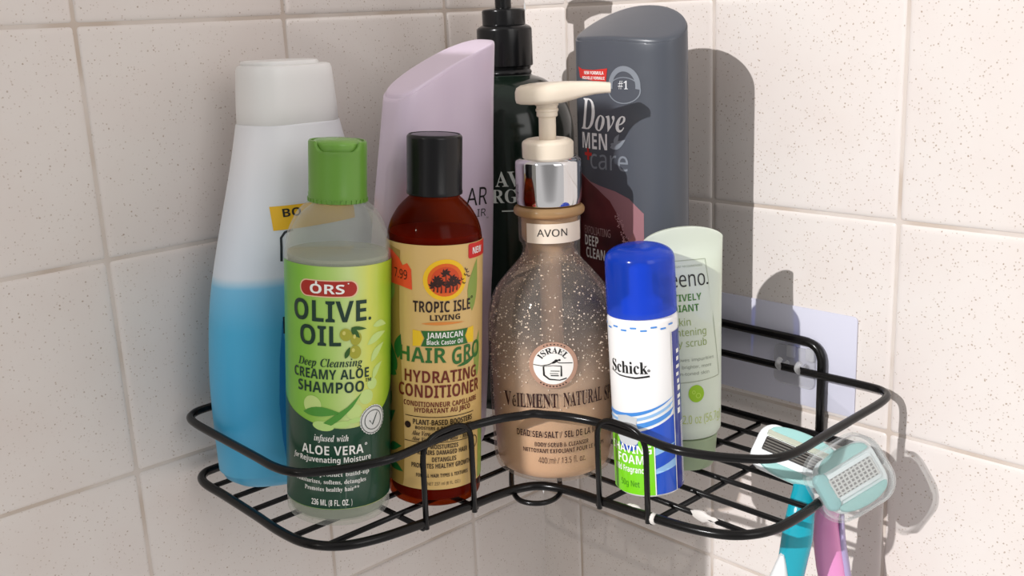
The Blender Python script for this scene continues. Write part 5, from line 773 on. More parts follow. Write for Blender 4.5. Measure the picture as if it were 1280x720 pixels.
Print().ell(-7.5, 48.2, 4.8, 2.2, -.1).ell(.5, 49.0, 3.8, 1.5, .1).ell(6.5, 50.4, 3.4, 1.1, .1).build('aloe_gel_picture', ALOEL, lab, cm, 0.38)
PALE = mat('pale_lime_print', 'c3dd86', rough=0.35)
P_ = Print()
for u, v, r_ in ((-12.5, 57.5, 4.2), (11.6, 60.5, 3.4), (14.6, 66, 2.6), (6, 54.4, 3.5)): P_.ell(u, v, r_)
P_.leaf(12, 84, 12, 3.6, .35, 1).leaf(14, 76, 11, 3.4, .75, 1).leaf(15, 92, 9, 3, -.1, 1).leaf(15, 68, 9, 3, .9, 1)
P_.build('pale_leaf_print', PALE, lab, cm, 0.30)

# ---------------------------------------------------------------- amber conditioner
AMB = thin_clear('amber_bottle_plastic', 'c87840', opacity=0.10, rough=0.05, edge=0.5, col='3a1408')
ti = thing('conditioner_bottle', 'amber conditioner bottle with black cap and tan sun label', 'bottle', (-185.0, -115.6, 2.4), (0.0479, -0.0372, 0.9982), (0.7883, -0.6124, -0.0607))
lathe(fillet([(0, 1.4), (14, 1.4), (15.5, 0), (21.8, 0, 3.5), (21.8, 121, 4), (20.6, 129.5, 7), (16.2, 137, 5), (12.0, 141, 1.0), (11.4, 141.4), (11.4, 143)], 6), 96).build('bottle_body', AMB, ti, angle=60)
lathe(fillet([(0, 2.2), (20.4, 2.2, 3), (20.4, 126, .5), (0, 126.2)], 5), 64).build('conditioner', mat('brown_conditioner', 'a04a22', rough=0.4), ti)
BCAP = mat('black_cap_plastic', (0.007, 0.007, 0.008), rough=0.24, spec=0.35)
cp = lathe(fillet([(0, 142.4), (11.8, 142.4), (12.5, 142.8), (12.55, 144), (12.35, 144.6), (12.35, 168.3, .8), (11.4, 169.2), (11.2, 168.6), (10.9, 168.6)], 4), 80).build('cap', BCAP, ti, angle=40)
lathe(fillet([(0, 165), (10.8, 165), (10.8, 169.0, .8), (6, 169.3, 2), (0, 169.2)], 4), 64).build('disc_lid', BCAP, cp)
cm = cylmap(lambda v: 21.8, 21.7)
TAN = mat('tan_label', 'd9b673', rough=0.36, coat=0.15)
lab = sheet(-33.5, 33.5, 9.0, 123.2).build('front_label', TAN, ti, cm, 0.15)
SIDE = mat('side_panel_brown', 'ab8a44', rough=0.36)
Print().poly([(-33.4, 9.2), (-16.5, 9.2)] + [(-16.5 + 1.2 * math.sin(v * .05), v) for v in range(12, 123, 6)] + [(-33.4, 123)]).build('side_panel', SIDE, lab, cm, 0.22)
GRP = mat('leaf_print', '1f6a2e', rough=0.4); GRL = mat('light_leaf_print', '8fa24c', rough=0.4)
Print().leaf(-20, 64, 13, 6, 1.9, 1).leaf(-20, 62, 12, 6, 2.6, 1).leaf(-19, 70, 12, 5, 1.4, 1).leaf(-27, 24, 11, 4, .4, 1).leaf(-27, 17, 11, 4, -.1, 1).leaf(-28, 36, 11, 4, .9, 1).leaf(-28, 44, 10, 4, 1.2).build('dark_leaf_print', GRP, lab, cm, 0.30)
Print().leaf(18, 92, 24, 6.5, 1.42, 1.2).build('pale_leaf_print', GRL, lab, cm, 0.26)
for q in (Print().leaf(22.5, 60, 22, 5, 1.5, 1.0), Print().rect(24, 33, 9.4, 36), Print().leaf(-24, 96, 14, 7, 1.6)): q.build('pale_leaf_print', GRL, lab, cm, 0.26)
ORG = mat('price_sticker_orange', 'f0512a', rough=0.5)
Print().poly([(-26, 104.5), (-17, 104.2), (-10.6, 103.0), (-11, 112), (-13, 114.8), (-15.5, 113.5), (-17.5, 116.5), (-22, 119.2), (-26, 120)]).build('price_sticker', ORG, lab, cm, 0.34)
Print().text('7.99', 'R', -20.5, -13.0, 107.5, 4.2, slope=-.06).build('price_digits', BLACKP, lab, cm, 0.46)
NEWR = mat('new_flag_red', 'cf2e22', rough=0.4)
Print().rrect(15.4, 33, 116.2, 122.9, 1.0).build('new_flag', NEWR, lab, cm, 0.30)
Print().text('NEW', 'S', 18.0, 25.5, 118.0, 3.0).build('new_lettering', WHITE, lab, cm, 0.42)
Print().ell(4.2, 107.8, 9.9, 9.3).build('sun_ring', mat('sun_yellow', 'f2c21c', rough=0.4), lab, cm, 0.26)
Print().ell(4.2, 107.8, 7.9, 7.4).build('sun_disc', mat('sun_orange', 'e2631c', rough=0.4), lab, cm, 0.34)
Print().ell(4.2, 107.8, 6.3, 5.9).build('sun_center', mat('sun_deep', 'd2491c', rough=0.4), lab, cm, 0.40)
P_ = Print()
for u, v, h in ((4.2, 102.2, 8.6), (.6, 102.4, 5.6), (7.4, 102.4, 5.6), (2.2, 102, 4.2), (6.0, 102, 3.8), (-1, 102.8, 2.8), (9.2, 103, 3.4)):
    P_.stroke([(u, v), (u + .2, v + h * .5), (u, v + h)], [.7, .45, .35])
    for k in range(6): P_.leaf(u, v + h, 2.4, 1.1, math.radians(-35 + k * 50), .4, n=4)
for u, v in ((11.8, 107.2), (13.4, 109.0), (14.6, 110.2), (12.6, 105.4), (15.2, 108.2), (13.8, 111.4)): P_.leaf(u, v, 1.4, .5, .4, n=3).leaf(u, v, 1.4, .5, 1.9, n=3)
P_.build('palm_print', mat('palm_dark', '35160c', rough=0.4), lab, cm, 0.48)
BRN = mat('dark_brown_lettering', '2a1710', rough=0.4)
P_ = Print().text('TROPIC ISLE', 'S', -10.2, 16.6, 93.3, 5.0).text('LIVING', 'S', -2.6, 11.0, 89.6, 2.5).ell(17.6, 98.6, .6, hole=.5)
P_.text('PLANT-BASED BOOSTERS', 'S', -10.5, 18.4, 40.6, 2.5).text('BOOSTERS A BASE DE PLANTES', 'S', -9.4, 17.8, 38.3, 1.5)
P_.text('Aloe Vera - Rose Water - Mint oil', 'I', -11.2, 18.9, 35.3, 2.2).text('Aloe Vera - Eau de Rose - Menthe', 'I', -11.2, 18.9, 32.8, 1.8)
P_.text('MOISTURIZES', 'S', -2.6, 10.4, 29.1, 2.1).text('REPAIRS DAMAGED HAIR', 'S', -8.4, 15.4, 26.2, 2.2).text('DETANGLES', 'S', -1.8, 9.4, 22.8, 2.2).text('PROMOTES HEALTHY GROWTH', 'S', -11.4, 17.4, 19.6, 2.3).text('FOR ALL HAIR TYPES & TEXTURES', 'S', -9.1, 15.8, 15.2, 1.7).text('NET 237 ml (8 FL. OZ.)', 'R', -3.8, 11.5, 11.3, 1.5)
P_.build('brown_lettering', BRN, lab, cm, 0.42)
for q in (Print().rect(-14.6, 19.4, 44.2, 44.55), Print().rect(-15, 19.4, 32.0, 32.3)): q.build('rule_line', BRN, lab, cm, 0.42)
Print().ell(19.6, 29.0, 3.2, hole=.86).build('stamp_ring', BRN, lab, cm, 0.42)
Print().ell(-13.2, 39.9, 1.6).build('plant_mark', BRN, lab, cm, 0.42)
Print().text('HYDRATING', 'S', -14.7, 21.2, 60.6, 5.6).text('CONDITIONER', 'S', -18.2, 23.6, 53.6, 5.9).text('CONDITIONNEUR CAPILLAIRE', 'S', -15.3, 21.6, 49.2, 2.4).text('HYDRATANT AU JBCO', 'S', -9.7, 17.0, 46.4, 2.3).build('maroon_lettering', mat('maroon', '6d2413', rough=0.4), lab, cm, 0.42)
GRT = mat('hair_green_lettering', '2d6b2c', rough=0.4)
P_ = Print().text('HAIR', 'S', -17.4, 4.6, 70.0, 7.0).text('GRO', 'S', 7.2, 23.6, 69.4, 7.8, slope=.10).leaf(9.5, 67.6, 13.5, 1.8, .36, -.8)
P_.poly([(-6.6, 84.8), (15.2, 84.8), (13.6, 81.4), (15.2, 77.6), (-6.6, 77.6), (-5.0, 81.4)]).build('green_lettering', GRT, lab, cm, 0.36)
Print().poly([(-10.5, 85), (-6.9, 84.6), (-5.4, 81.4), (-6.9, 77.8), (-10.5, 77.4)]).poly([(19, 85), (15.5, 84.6), (14.0, 81.4), (15.5, 77.8), (19, 77.4)]).build('yellow_ribbon', mat('ribbon_yellow', 'efc51f', rough=0.4), lab, cm, 0.32)
Print().text('JAMAICAN', 'S', -4.0, 12.4, 81.5, 2.6).text('Black Castor Oil', 'S', -4.0, 12.4, 78.5, 2.0).build('ribbon_lettering', WHITE, lab, cm, 0.46)
Print().leaf(-6.6, 88.0, 20.4, 1.4, 0, .2).build('orange_swash', mat('swash_orange', 'dd8a3c', rough=0.4), lab, cm, 0.34)
# ---------------------------------------------------------------- pump bottle of bubbly scrub
av = thing('pump_bottle', 'clear pump bottle of tan bubbly gel with silver collar and cream pump', 'bottle', (-124.7, -137.0, 2.4), (0.0101, -0.01, 0.9999), (0.7088, -0.7053, -0.0142))
GEL = mat('tan_gel', 'd2ab84', rough=0.05, trans=0.9, ior=1.30)
zr = zrange(GEL, 0.0, 0.14)
gn = N(GEL, 'ShaderNodeTexNoise'); gn.inputs['Scale'].default_value = 45; gn.inputs['Detail'].default_value = 4; L(GEL, objcoord(GEL), gn.inputs['Vector'])
ga = N(GEL, 'ShaderNodeMath', operation='MULTIPLY_ADD'); L(GEL, gn.outputs[0], ga.inputs[0]); ga.inputs[1].default_value = 0.22; L(GEL, zr, ga.inputs[2])
L(GEL, ramp(GEL, ga.outputs[0], [(0.13, 'd2ae8c'), (0.38, 'd8b898'), (0.51, 'dcc6b2'), (0.70, 'e4dad2'), (0.88, 'e2d2c0'), (0.96, 'd6b68c')]).outputs[0], bsdf(GEL).inputs['Base Color'])
L(GEL, ramp(GEL, ga.outputs[0], [(0.26, (0.06,) * 3 + (1,)), (0.45, (0.25,) * 3 + (1,)), (0.59, (0.80,) * 3 + (1,)), (0.73, (0.93,) * 3 + (1,)), (0.88, (0.88,) * 3 + (1,)), (0.96, (0.35,) * 3 + (1,))]).outputs[0], bsdf(GEL).inputs['Transmission Weight'])
AVSH = thin_clear('clear_shell_plastic', 'f6efe8', opacity=0.05, rough=0.04, edge=0.30)
avp = smooth_tab([(6, 29.6), (20, 30.2), (34, 30.6), (50, 30.9), (69, 31.0), (78, 30.5), (85, 29.0), (91, 26.4), (97, 21.8), (102, 17.4), (106, 14.2), (110, 12.9), (113, 13.6)], 4)
prof = [(0, 3.0), (16, 2.0), (22, 0.2), (26, 0.6), (28.6, 2.6)] + [(r, z) for z, r in avp] + [(14.6, 114.0), (14.8, 116), (14.8, 125), (14.4, 126.5)]
lathe(prof + [(0, 126.5)], 96).build('bottle_body', AVSH, av, angle=60)
lathe([(0, 4.2), (20, 3.4)] + [(max(r - 1.3, 0.1), z + 1.0) for r, z in prof[2:]] + [(0, 126)], 80).build('tan_gel', GEL, av, angle=60)
def av_r(v): return interp([(6, 29.6)] + avp + [(114, 14.6), (116, 14.8), (125, 14.8)], v)
BUB = mat('air_bubbles', 'fbf2e6', rough=0.1, spec=0.8)
mb = MB(); rnd = random.Random(3)
ico = bmesh.new(); bmesh.ops.create_icosphere(ico, subdivisions=1, radius=1.0); iv = [v.co.copy() for v in ico.verts]; ifc = [[v.index for v in f.verts] for f in ico.faces]; ico.free()
for i in range(1800):
    z = 50 + 58 * rnd.random() ** 0.9 if rnd.random() < .93 else 35 + 20 * rnd.random()
    a = rnd.uniform(-math.pi * 1.02, math.pi * 0.02); r_ = av_r(z) - rnd.uniform(0.55, 1.3); s_ = 0.10 + 0.42 * rnd.random() ** 2.2
    mb.add([(r_ * math.cos(a) + v.x * s_, r_ * math.sin(a) + v.y * s_, z + v.z * s_) for v in iv], ifc)
o = mb.build('air_bubbles', BUB, av); o['kind'] = 'stuff'
CREAM = mat('cream_pump_plastic', 'e6d9c6', rough=0.3, sss=0.15)
tube([(0.3, 0, 12), (0.3, 0, 60), (0, 0, 112)], 4.2, 20).build('dip_tube', mat('dip_tube_plastic', 'd9c3b0', rough=0.3), av)
mb = lathe(fillet([(0, 126), (15.2, 126.2, .8), (16.9, 127.2, 1), (16.9, 129.6, 1), (15.4, 131.0, .8), (0, 131.4)], 4), 80)
mb.build('neck_ring', thin_clear('neck_ring_plastic', 'e6cba8', opacity=0.5, rough=0.08, edge=0.4, col='cfa878'), av)
CHROME = mat('chrome', 'd8d8da', rough=0.06, metal=1.0)
lathe(fillet([(0, 131.6), (15.2, 131.6, .6), (15.6, 135), (15.6, 152, 1.2), (13.5, 153.4), (0, 153.4)], 4), 96).build('silver_collar', CHROME, av)
lathe(fillet([(0, 153.2), (12.0, 153.2), (12.1, 160.6, 1.2), (9.5, 162.0, .8), (5.6, 161.6), (0, 161.2)], 4), 72).build('pump_collar', CREAM, av)
lathe([(0, 160)] + fillet([(4.0, 160), (4.0, 171.5), (4.9, 172.3), (4.9, 174.2), (5.3, 174.6), (5.3, 175.4), (4.9, 175.8), (4.9, 176.8), (5.4, 177.2), (5.4, 178.2), (4.9, 178.6), (4.9, 181)], 3) + [(0, 181)], 48).build('pump_stem', CREAM, av)
hx = [(-14.6, 1.5, 180.0, 183.5), (-14.0, 4.5, 178.4, 185.2), (-12, 7.6, 177.9, 186.3), (-8, 10.2, 177.7, 187.0), (-3, 11.3, 177.7, 187.4), (2, 11.0, 177.8, 187.6), (7, 9.2, 178.2, 187.7), (12, 7.0, 179.4, 187.7), (17, 5.4, 180.7, 187.6), (22, 4.6, 181.6, 187.4), (27, 4.3, 182.0, 187.0), (29.2, 4.2, 182.0, 186.7)]
secs = []
for x, hy, zb, zt in hx: secs.append([(x, a, (zb + zt) / 2 + b) for a, b in sell(hy, (zt - zb) / 2, 3.6, 28)])
loft(secs).build('pump_head', CREAM, av, angle=45)
cm = cylmap(lambda v: 14.8, 15.8)
lab = sheet(-12.6, 20.0, 114.8, 124.0).build('neck_label', mat('neck_label_paper', 'e7d8c6', rough=0.5), av, cm, 0.15)
Print().text('AVON', 'R', -6.4, 8.9, 118.2, 3.4).build('neck_lettering', BLACKP, lab, cm, 0.3)
cm = lambda u, v, e: ((av_r(v) + e) * math.sin(u / 30.4), -(av_r(v) + e) * math.cos(u / 30.4), v)
seal = Print().ell(0.3, 61, 11.2, 11.2, n=48).build('round_seal', mat('seal_rose', 'b08a76', rough=0.5), av, cm, 0.15)
Print().ell(0.3, 61, 9.2, 9.2, n=48).build('seal_disc', mat('seal_white', 'ece9e4', rough=0.5), seal, cm, 0.25)
P_ = Print().text('ISRAEL', 'B', -5.8, 6.6, 0, 2.7, circ=(0.3, 61.0, 6.0))
P_.stroke([(-8.8, 61.4), (-5, 60.9), (-1.6, 61.6), (1.2, 63.2), (3.0, 62.2), (9, 61.8)], .4).stroke([(-4.2, 60.6), (-4.0, 56.4), (-1.6, 54.4), (3, 53.8), (6.2, 54.6)], [.7, .9, .7, .5, .6])
P_.stroke([(-4.2, 60.6), (0, 61.0), (3.8, 60.6), (3.8, 55.6)], [.3, .3, .6, .8]).stroke([(-1, 58.4), (3, 58.2)], .35).stroke([(-1.4, 57.2), (2.4, 57.0)], .3).stroke([(-1, 56.2), (2.6, 56.0)], .5)
P_.ell(1.6, 63.4, .8, .6).ell(3.0, 63.6, .6, .5).leaf(-.6, 62, 4, 1.2, .5)
for k in range(9): a = math.radians(-125 + k * 8.5); P_.ell(.3 + 10.2 * math.cos(a), 61 + 10.2 * math.sin(a), .35)
for k in range(7): a = math.radians(60 + k * 9); P_.ell(.3 + 10.2 * math.cos(a), 61 + 10.2 * math.sin(a), .3)
P_.build('seal_drawing', BLACKP, seal, cm, 0.4)
PRN = mat('dark_plum_lettering', '2c1011', rough=0.45)
P_ = Print().text('V', 'B', -25.6, -21.0, 38.9, 7.0, slope=.1).text('e', 'B', -20.6, -18.4, 39.2, 5.6).text('ILMENT', 'B', -18.0, 2.0, 40.0, 6.9, arch=-.003, slope=.05).text('NATURAL', 'B', 4.6, 25.4, 40.4, 6.9, arch=-.002, slope=-.02).text('SPA', 'B', 27.6, 36.0, 38.8, 7.0, slope=-.05)
P_.stroke([(-20.0, 43.4), (-18.8, 44.8)], .6)
P_.text('DEAD SEA SALT / SEL DE LA MER MORTE', 'S', -18.6, 35.5, 25.0, 3.2).text('BODY SCRUB & CLEANSER', 'S', -9.4, 17.2, 20.4, 2.1).text('NETTOYANT EXFOLIANT POUR LE CORPS', 'S', -15.5, 27.4, 17.2, 2.1).text('400 ml / 13.5 fl. oz.', 'R', -7.8, 15.6, 11.8, 3.1)
P_.build('plum_lettering', PRN, av, cm, 0.2)

# ---------------------------------------------------------------- shaving foam can
sc_ = thing('shaving_foam_can', 'small white and blue shaving foam can with clear blue cap', 'can', (-113.6, -189.6, 2.4), (-0.0198, 0.0239, 0.9995), (0.6377, -0.7697, 0.0311))
WCAN = mat('white_can_paint', 'f2f2f2', rough=0.28, coat=0.3)
lathe(fillet([(0, 1.5), (13.8, 1.5), (14.8, 0), (16.0, 1.2, .8), (16.0, 83.6, .8), (14.6, 85.5), (0, 85.5)], 4), 80).build('can_body', WCAN, sc_)
BLUEC = thin_clear('blue_cap_plastic', '8a9ee6', opacity=0.46, rough=0.14, edge=0.35, col='1c4ed2')
mb = MB(); lathe(fillet([(14.6, 85.2), (15.9, 85.2, .4), (15.7, 112.5, 3.4), (10, 116.0, 6), (0, 116.4)], 6) , 80, mb=mb)
mb.build('cap', BLUEC, sc_)
lathe(fillet([(0, 85.4), (9.5, 85.4), (9.5, 90), (5.4, 93), (5.2, 106, 2), (0, 107.5)], 4), 48).build('nozzle', mat('blue_nozzle_plastic', '5aa2ff', rough=0.4), sc_)
cm = cylmap(lambda v: 16.0, 16.0)
BLP = mat('blue_print', '1f52c4', rough=0.28, coat=0.3); LBP = mat('light_blue_print', '8fbce8', rough=0.28, coat=0.3); NVY = mat('navy_print', '1c2c8c', rough=0.28, coat=0.3); MBP = mat('mid_blue_print', '4a8fdb', rough=0.28, coat=0.3)
wave = lambda u, b, k: b + k * ((u + 18) / 32) ** 2
P_ = Print().poly([(-24, 1.4), (14.4, 1.4)] + [(u, wave(u, 31, 8)) for u in range(14, -25, -3)]); P_.build('blue_field', BLP, sc_, cm, 0.12)
P_ = Print().poly([(u, wave(u, 38.6, 9)) for u in range(-24, 15, 3)] + [(u, wave(u, 40.6, 7.2)) for u in range(14, -25, -3)]).poly([(u, wave(u, 32.4, 8.0)) for u in range(-24, 15, 3)] + [(u, wave(u, 35, 7.5)) for u in range(14, -25, -3)])
P_.build('blue_wave', MBP, sc_, cm, 0.2)
P_ = Print().poly([(u, wave(u, 36.2, 8)) for u in range(-24, 15, 3)] + [(u, wave(u, 37.6, 8)) for u in range(14, -25, -3)]).poly([(u, 20 + .2 * u + .012 * u * u) for u in range(3, 15)] + [(u, 24 + .1 * u) for u in range(14, 2, -1)]).poly([(u, 11 + .2 * u) for u in range(3, 15)] + [(u, 13 + .35 * u) for u in range(14, 2, -1)])
P_.build('light_blue_wave', LBP, sc_, cm, 0.26)
P_ = Print().rect(14.3, 38, 1.4, 77.6); P_.build('navy_side_panel', NVY, sc_, cm, 0.2)
P_ = Print(); rr = random.Random(5)
for k in range(28): P_.rect(19.6, 22.4 + rr.random() * .6, 3 + k * 1.1, 3.55 + k * 1.1)
for k in range(9): P_.rect(16.8 + rr.random(), 19.2 + rr.random() * 2, 38 + k * 3.6, 39.6 + k * 3.6 + rr.random())
P_.rect(14.0, 14.5, 1.4, 77.6); P_.build('side_panel_print', WHITE, sc_, cm, 0.3)
P_ = Print()
for k in range(9): P_.rrect(-24 + k * 4.6, -21 + k * 4.6, 81.2 - (k % 2) * 1.2, 82.0 - (k % 2) * 1.2, .35)
P_.build('blue_dash_print', MBP, sc_, cm, 0.2)
GRN = mat('lime_print', '7ad21e', rough=0.3, coat=0.3)
gp = Print().poly([(-22.5, 1.4), (2.7, 1.4), (2.7, 28.6), (-4.4, 29.0)] + [(-9.2 + 4.9 * math.cos(math.radians(a)), 28.6 + 3.0 * math.sin(math.radians(a)) - 3.0) for a in range(0, -181, -20)] + [(-14.2, 29.4), (-22.5, 29.4)]).build('lime_panel', GRN, sc_, cm, 0.32)
Print().poly([(-15, 39.0), (-9.4, 40.2), (-4.2, 39.4), (-4.6, 36), (-3.2, 32), (-3.4, 29), (-5, 26.2), (-9.2, 25.2), (-13.2, 26), (-15.2, 29), (-15.4, 32), (-14.2, 35.5)]).build('foam_picture', mat('foam_grey', 'c9ccce', rough=0.4), sc_, cm, 0.36)
Print().rect(2.7, 3.2, 1.4, 28.6).build('panel_edge_line', WHITE, gp, cm, 0.44)
Print().text('SHAVING', 'S', -20.2, 1.7, 21.8, 4.0).text('FOAM', 'S', -15.6, -1.8, 16.6, 4.3).text('Mild Fragrance', 'S', -18.4, -0.8, 12.2, 3.0).build('white_lettering', WHITE, gp, cm, 0.44)
Print().text('50g Net', 'R', -14.4, -4.4, 5.2, 2.9).build('weight_lettering', mat('dark_lime_lettering', '2f7a1a', rough=0.4), gp, cm, 0.44)
Print().text('Schick', 'B', -17.0, 1.6, 60.3, 5.6).poly([(-18.6, 60.6), (-12, 58.6), (-4, 58.0), (2.4, 58.8), (2.2, 59.6), (-4, 58.8), (-12, 59.2)]).ell(2.0, 61.8, .6, hole=.5).build('brand_lettering', BLACKP, sc_, cm, 0.3)

# ---------------------------------------------------------------- big blue body wash
bl = thing('body_wash_bottle', 'large frosted bottle half full of blue body wash, behind green capped bottle', 'bottle', (-203.5, -41.0, 2.4), (0.0112, -0.0068, 0.9999), (1, 0, 0))
BW = mat('frosted_bottle_with_blue_liquid', 'e6ebf2', rough=0.36, sss=0.25)
zr = zrange(BW, 0.0, 0.2)
L(BW, ramp(BW, zr, [(0.0, '58b2da'), (0.2, '43aad8'), (0.40, '4db2dd'), (0.500, '78c2e8'), (0.513, 'b4d8ee'), (0.525, 'dae6f3'), (0.8, 'eaecf1')]).outputs[0], bsdf(BW).inputs['Base Color'])
tw = smooth_tab([(0, 51), (12, 51.6), (35, 52.0), (55, 51.6), (79, 49.2), (95, 46.6), (111, 42.6), (132, 36.4), (154, 30.0), (165, 27.2), (173, 25.3)], 4)
td = [(0, 26), (80, 26), (130, 23.5), (173, 19.2)]
body(tw, td, 2.3, list(range(8, 172, 4)) + [172.6], bottom=((0, .80), (1.5, .89), (4, .955), (8, .99)), cap_rings=(.9, .5, .2)).build('bottle_body', BW, bl)
FCAP = mat('frosted_cap_plastic', 'e9e9e8', rough=0.3, sss=0.25)
cpm = MB(); secs = []
for z, w, d in ((173.2, 23.8, 18.3), (173.6, 24.0, 18.5), (182, 23.6, 18.3), (195, 22.5, 17.8), (198.4, 22.2, 17.6), (200.0, 21.5, 17.0), (200.5, 20.2, 16.0)): secs.append([(x, y, z) for x, y in sell(w, d, 2.6, 80)])
cpo = loft(secs).build('cap', FCAP, bl)
loft([[(x - 2.2, y, z) for x, y in sell(w, d, 2.8, 64)] for z, w, d in ((199.8, 17.8, 14.4), (201.4, 17.8, 14.4), (202.2, 17.2, 13.9), (202.5, 15.6, 12.6))]).build('flip_lid', FCAP, cpo)
cm = flatmap(tw, td, 2.3)
yl = sheet(-24.6, 20, 126.4, 137.4).build('yellow_label_band', mat('yellow_label', 'f0bf1f', rough=0.4), bl, cm, 0.15)
Print().text('BO', 'S', -19.6, -11.0, 132.2, 3.8).build('black_lettering', BLACKP, yl, cm, 0.3)
P_ = Print().stroke([(-16, 126.0), (-19.8, 125.2), (-21.8, 122.8), (-22.2, 118.4), (-23.0, 112)], 1.1)
P_.build('navy_outline', mat('navy_label_ink', '1b2430', rough=0.4), bl, cm, 0.2)
Print().stroke([(-25.0, 86), (-25.6, 78)], 1.2).build('navy_mark', mat('navy_mark_ink', '1b2430', rough=0.4), bl, cm, 0.2)
Print().poly([(-26, 84), (-29, 66), (-31, 44), (-30.8, 26), (-29.4, 10), (24, 10), (24, 84)]).build('deep_blue_label', mat('deep_blue_label', '1d7fc0', rough=0.3), bl, cm, 0.12)

# ---------------------------------------------------------------- lilac bottle
li = thing('toiletry_bottle', 'lilac bottle with slanted top and black lettering, behind black capped bottle', 'bottle', (-161.2, -79, 2.4), (0.0806, -0.0613, 0.9949), (1, 0, 0))
LIL = mat('pearl_lilac_plastic', 'd9c9dc', rough=0.30, coat=0.25, sss=0.1)
tw = [(0, 36), (30, 36), (100, 34.8), (131, 33.4), (165, 31), (185, 29.8), (212, 28.8)]; td = [(0, 14), (100, 13.4), (210, 11.8)]
zt = lambda x, y: 199.6 + .47 * x - .0030 * x * x
body(tw, td, 3.4, list(range(10, 226, 5)), ztop=zt, top_round=1.6, bottom=((0, .88), (1.5, .94), (4, .98), (8, 1.0))).build('bottle_body', LIL, li, angle=50)
cm = flatmap(tw, td, 3.4)
Print().text('AR', 'R', 8.4, 23.4, 131.0, 8.8).text('IR', 'R', 16.2, 22.8, 125.2, 3.8).text('TM', 'R', 23.2, 25, 123.6, .9).build('black_lettering', BLACKP, li, cm, 0.15)
Print().rect(-26, 27, 26.0, 26.5).build('thin_label_line', mat('plum_line', 'a58a9c', rough=0.4), li, cm, 0.15)

# ---------------------------------------------------------------- black pump bottle in the corner
bk = thing('pump_bottle', 'tall dark green bottle with black pump, standing deepest in the tiled corner', 'bottle', (-62.4, -47.3, 2.4), None, (0.7286, -0.685, 0))
DGR = mat('dark_green_bottle', (0.006, 0.012, 0.008), rough=0.14, spec=0.4)
BLK = mat('black_pump_plastic', (0.006, 0.006, 0.0065), rough=0.2, spec=0.35)
lathe(fillet([(0, 2), (32, 2), (34, 0), (37, 0, 5), (37, 158, 10), (33, 172, 10), (22, 183, 8), (14.4, 185.5, 2), (13.6, 187), (0, 187)], 7), 96).build('bottle_body', DGR, bk)
lathe(fillet([(0, 185.6), (13.9, 185.8), (14.6, 187.4, .5), (13.6, 189), (14.2, 190.4), (15.3, 191, .5), (15.3, 211.6, 1.6), (12, 213.2), (0, 213.4)], 4), 72).build('pump_collar', BLK, bk)
lathe(fillet([(0, 213), (11.9, 213.2), (11.9, 221.4, 1.2), (5, 222.4), (0, 222.4)], 4), 64).build('pump_collar_ring', BLK, bk)
lathe(fillet([(0, 220), (4.5, 220), (4.5, 246), (0, 246)], 3), 32).build('pump_stem', BLK, bk)
M3 = Matrix.Rotation(math.radians(-48), 3, 'Z')
secs = []
for x, hy, zb, zt_ in ((-11, 3, 246, 250), (-9, 7, 244.6, 252.5), (-3, 9, 244.2, 254), (4, 7.5, 245, 254.5), (10, 5, 247, 254.5), (18, 3.8, 248.4, 254.2), (26, 3.4, 248.2, 253.4)):
    secs.append([tuple(M3 @ Vector((x, a, (zb + zt_) / 2 + b))) for a, b in sell(hy, (zt_ - zb) / 2, 3.0, 24)])
loft(secs).build('pump_head', BLK, bk)
cm = cylmap(lambda v: 37.0, 37.0)
P_ = Print().text('AV', 'B', -8.3, 5.6, 128.9, 8.0).text('RG', 'B', -10.6, 3.4, 120.0, 7.2).rect(-5.4, 14, 115.2, 115.9)
P_.build('pale_lettering', mat('pale_print', 'b9beb8', rough=0.4), bk, cm, 0.15)

# ---------------------------------------------------------------- grey body wash
do = thing('body_wash_bottle', 'slate grey bottle with slanted top, dark red label and white lettering', 'bottle', (-63.0, -138.5, 2.4), None, (0, -1, 0))
SLT = mat('slate_grey_plastic', '4d5159', rough=0.33, spec=0.45)
tw = [(0, 32.5), (60, 32.6), (130, 32.2), (200, 32.2), (225, 31.8)]; td = [(0, 17.6), (120, 17.4), (200, 16.6), (225, 15.6)]
zt = lambda x, y: 213.0 + .46 * y - .03 * x - .005 * x * x
body(tw, td, 2.3, list(range(10, 236, 4)), ztop=zt, top_round=1.4).build('bottle_body', SLT, do, angle=50)
cm = flatmap(tw, td, 2.3)
DRD = mat('dark_red_label', '3c1416', rough=0.35)
n2 = N(DRD, 'ShaderNodeTexNoise'); n2.inputs['Scale'].default_value = 40; L(DRD, objcoord(DRD), n2.inputs['Vector'])
L(DRD, ramp(DRD, n2.outputs[0], [(0.35, '2a0d10'), (0.55, '521a1c'), (0.75, '6e2a2c')]).outputs[0], bsdf(DRD).inputs['Base Color'])
Print().poly([(-30.4, 60), (19.7, 60), (19.7, 121), (12, 128), (4, 131), (-4, 132.5), (-14, 134.5), (-22, 138), (-29.6, 141)]).build('rose_label', mat('rose_label', '9a6e74', rough=0.35), do, cm, 0.12)
lab = Print().poly([(-30.4, 60), (17, 60), (16.6, 92), (14.5, 101), (10.5, 108), (7.8, 112), (4.2, 120.5), (0, 126), (-8, 131), (-18, 136), (-29.6, 141)]).build('dark_red_label', DRD, do, cm, 0.2)
P_ = Print()
rr = random.Random(9)
for k in range(90):
    t = rr.random(); P_.ell(5 + 8.5 * t + rr.uniform(-1.8, 1.4), 119 - 21 * t + rr.uniform(-1.5, 1.5), .18 + .22 * rr.random(), n=8)
P_.build('sparkle_print', mat('sparkle_print', 'c79a9c', rough=0.3), lab, cm, 0.3)
SIL = mat('silver_lettering', 'd9dadc', rough=0.3)
P_ = Print().text('D', 'I', -21.0, -9.4, 160.8, 15.6).text('ove', 'I', -9.4, 10.4, 160.6, 11.4)
P_.text('MEN', 'S', -20.4, -1.2, 151.2, 8.0)
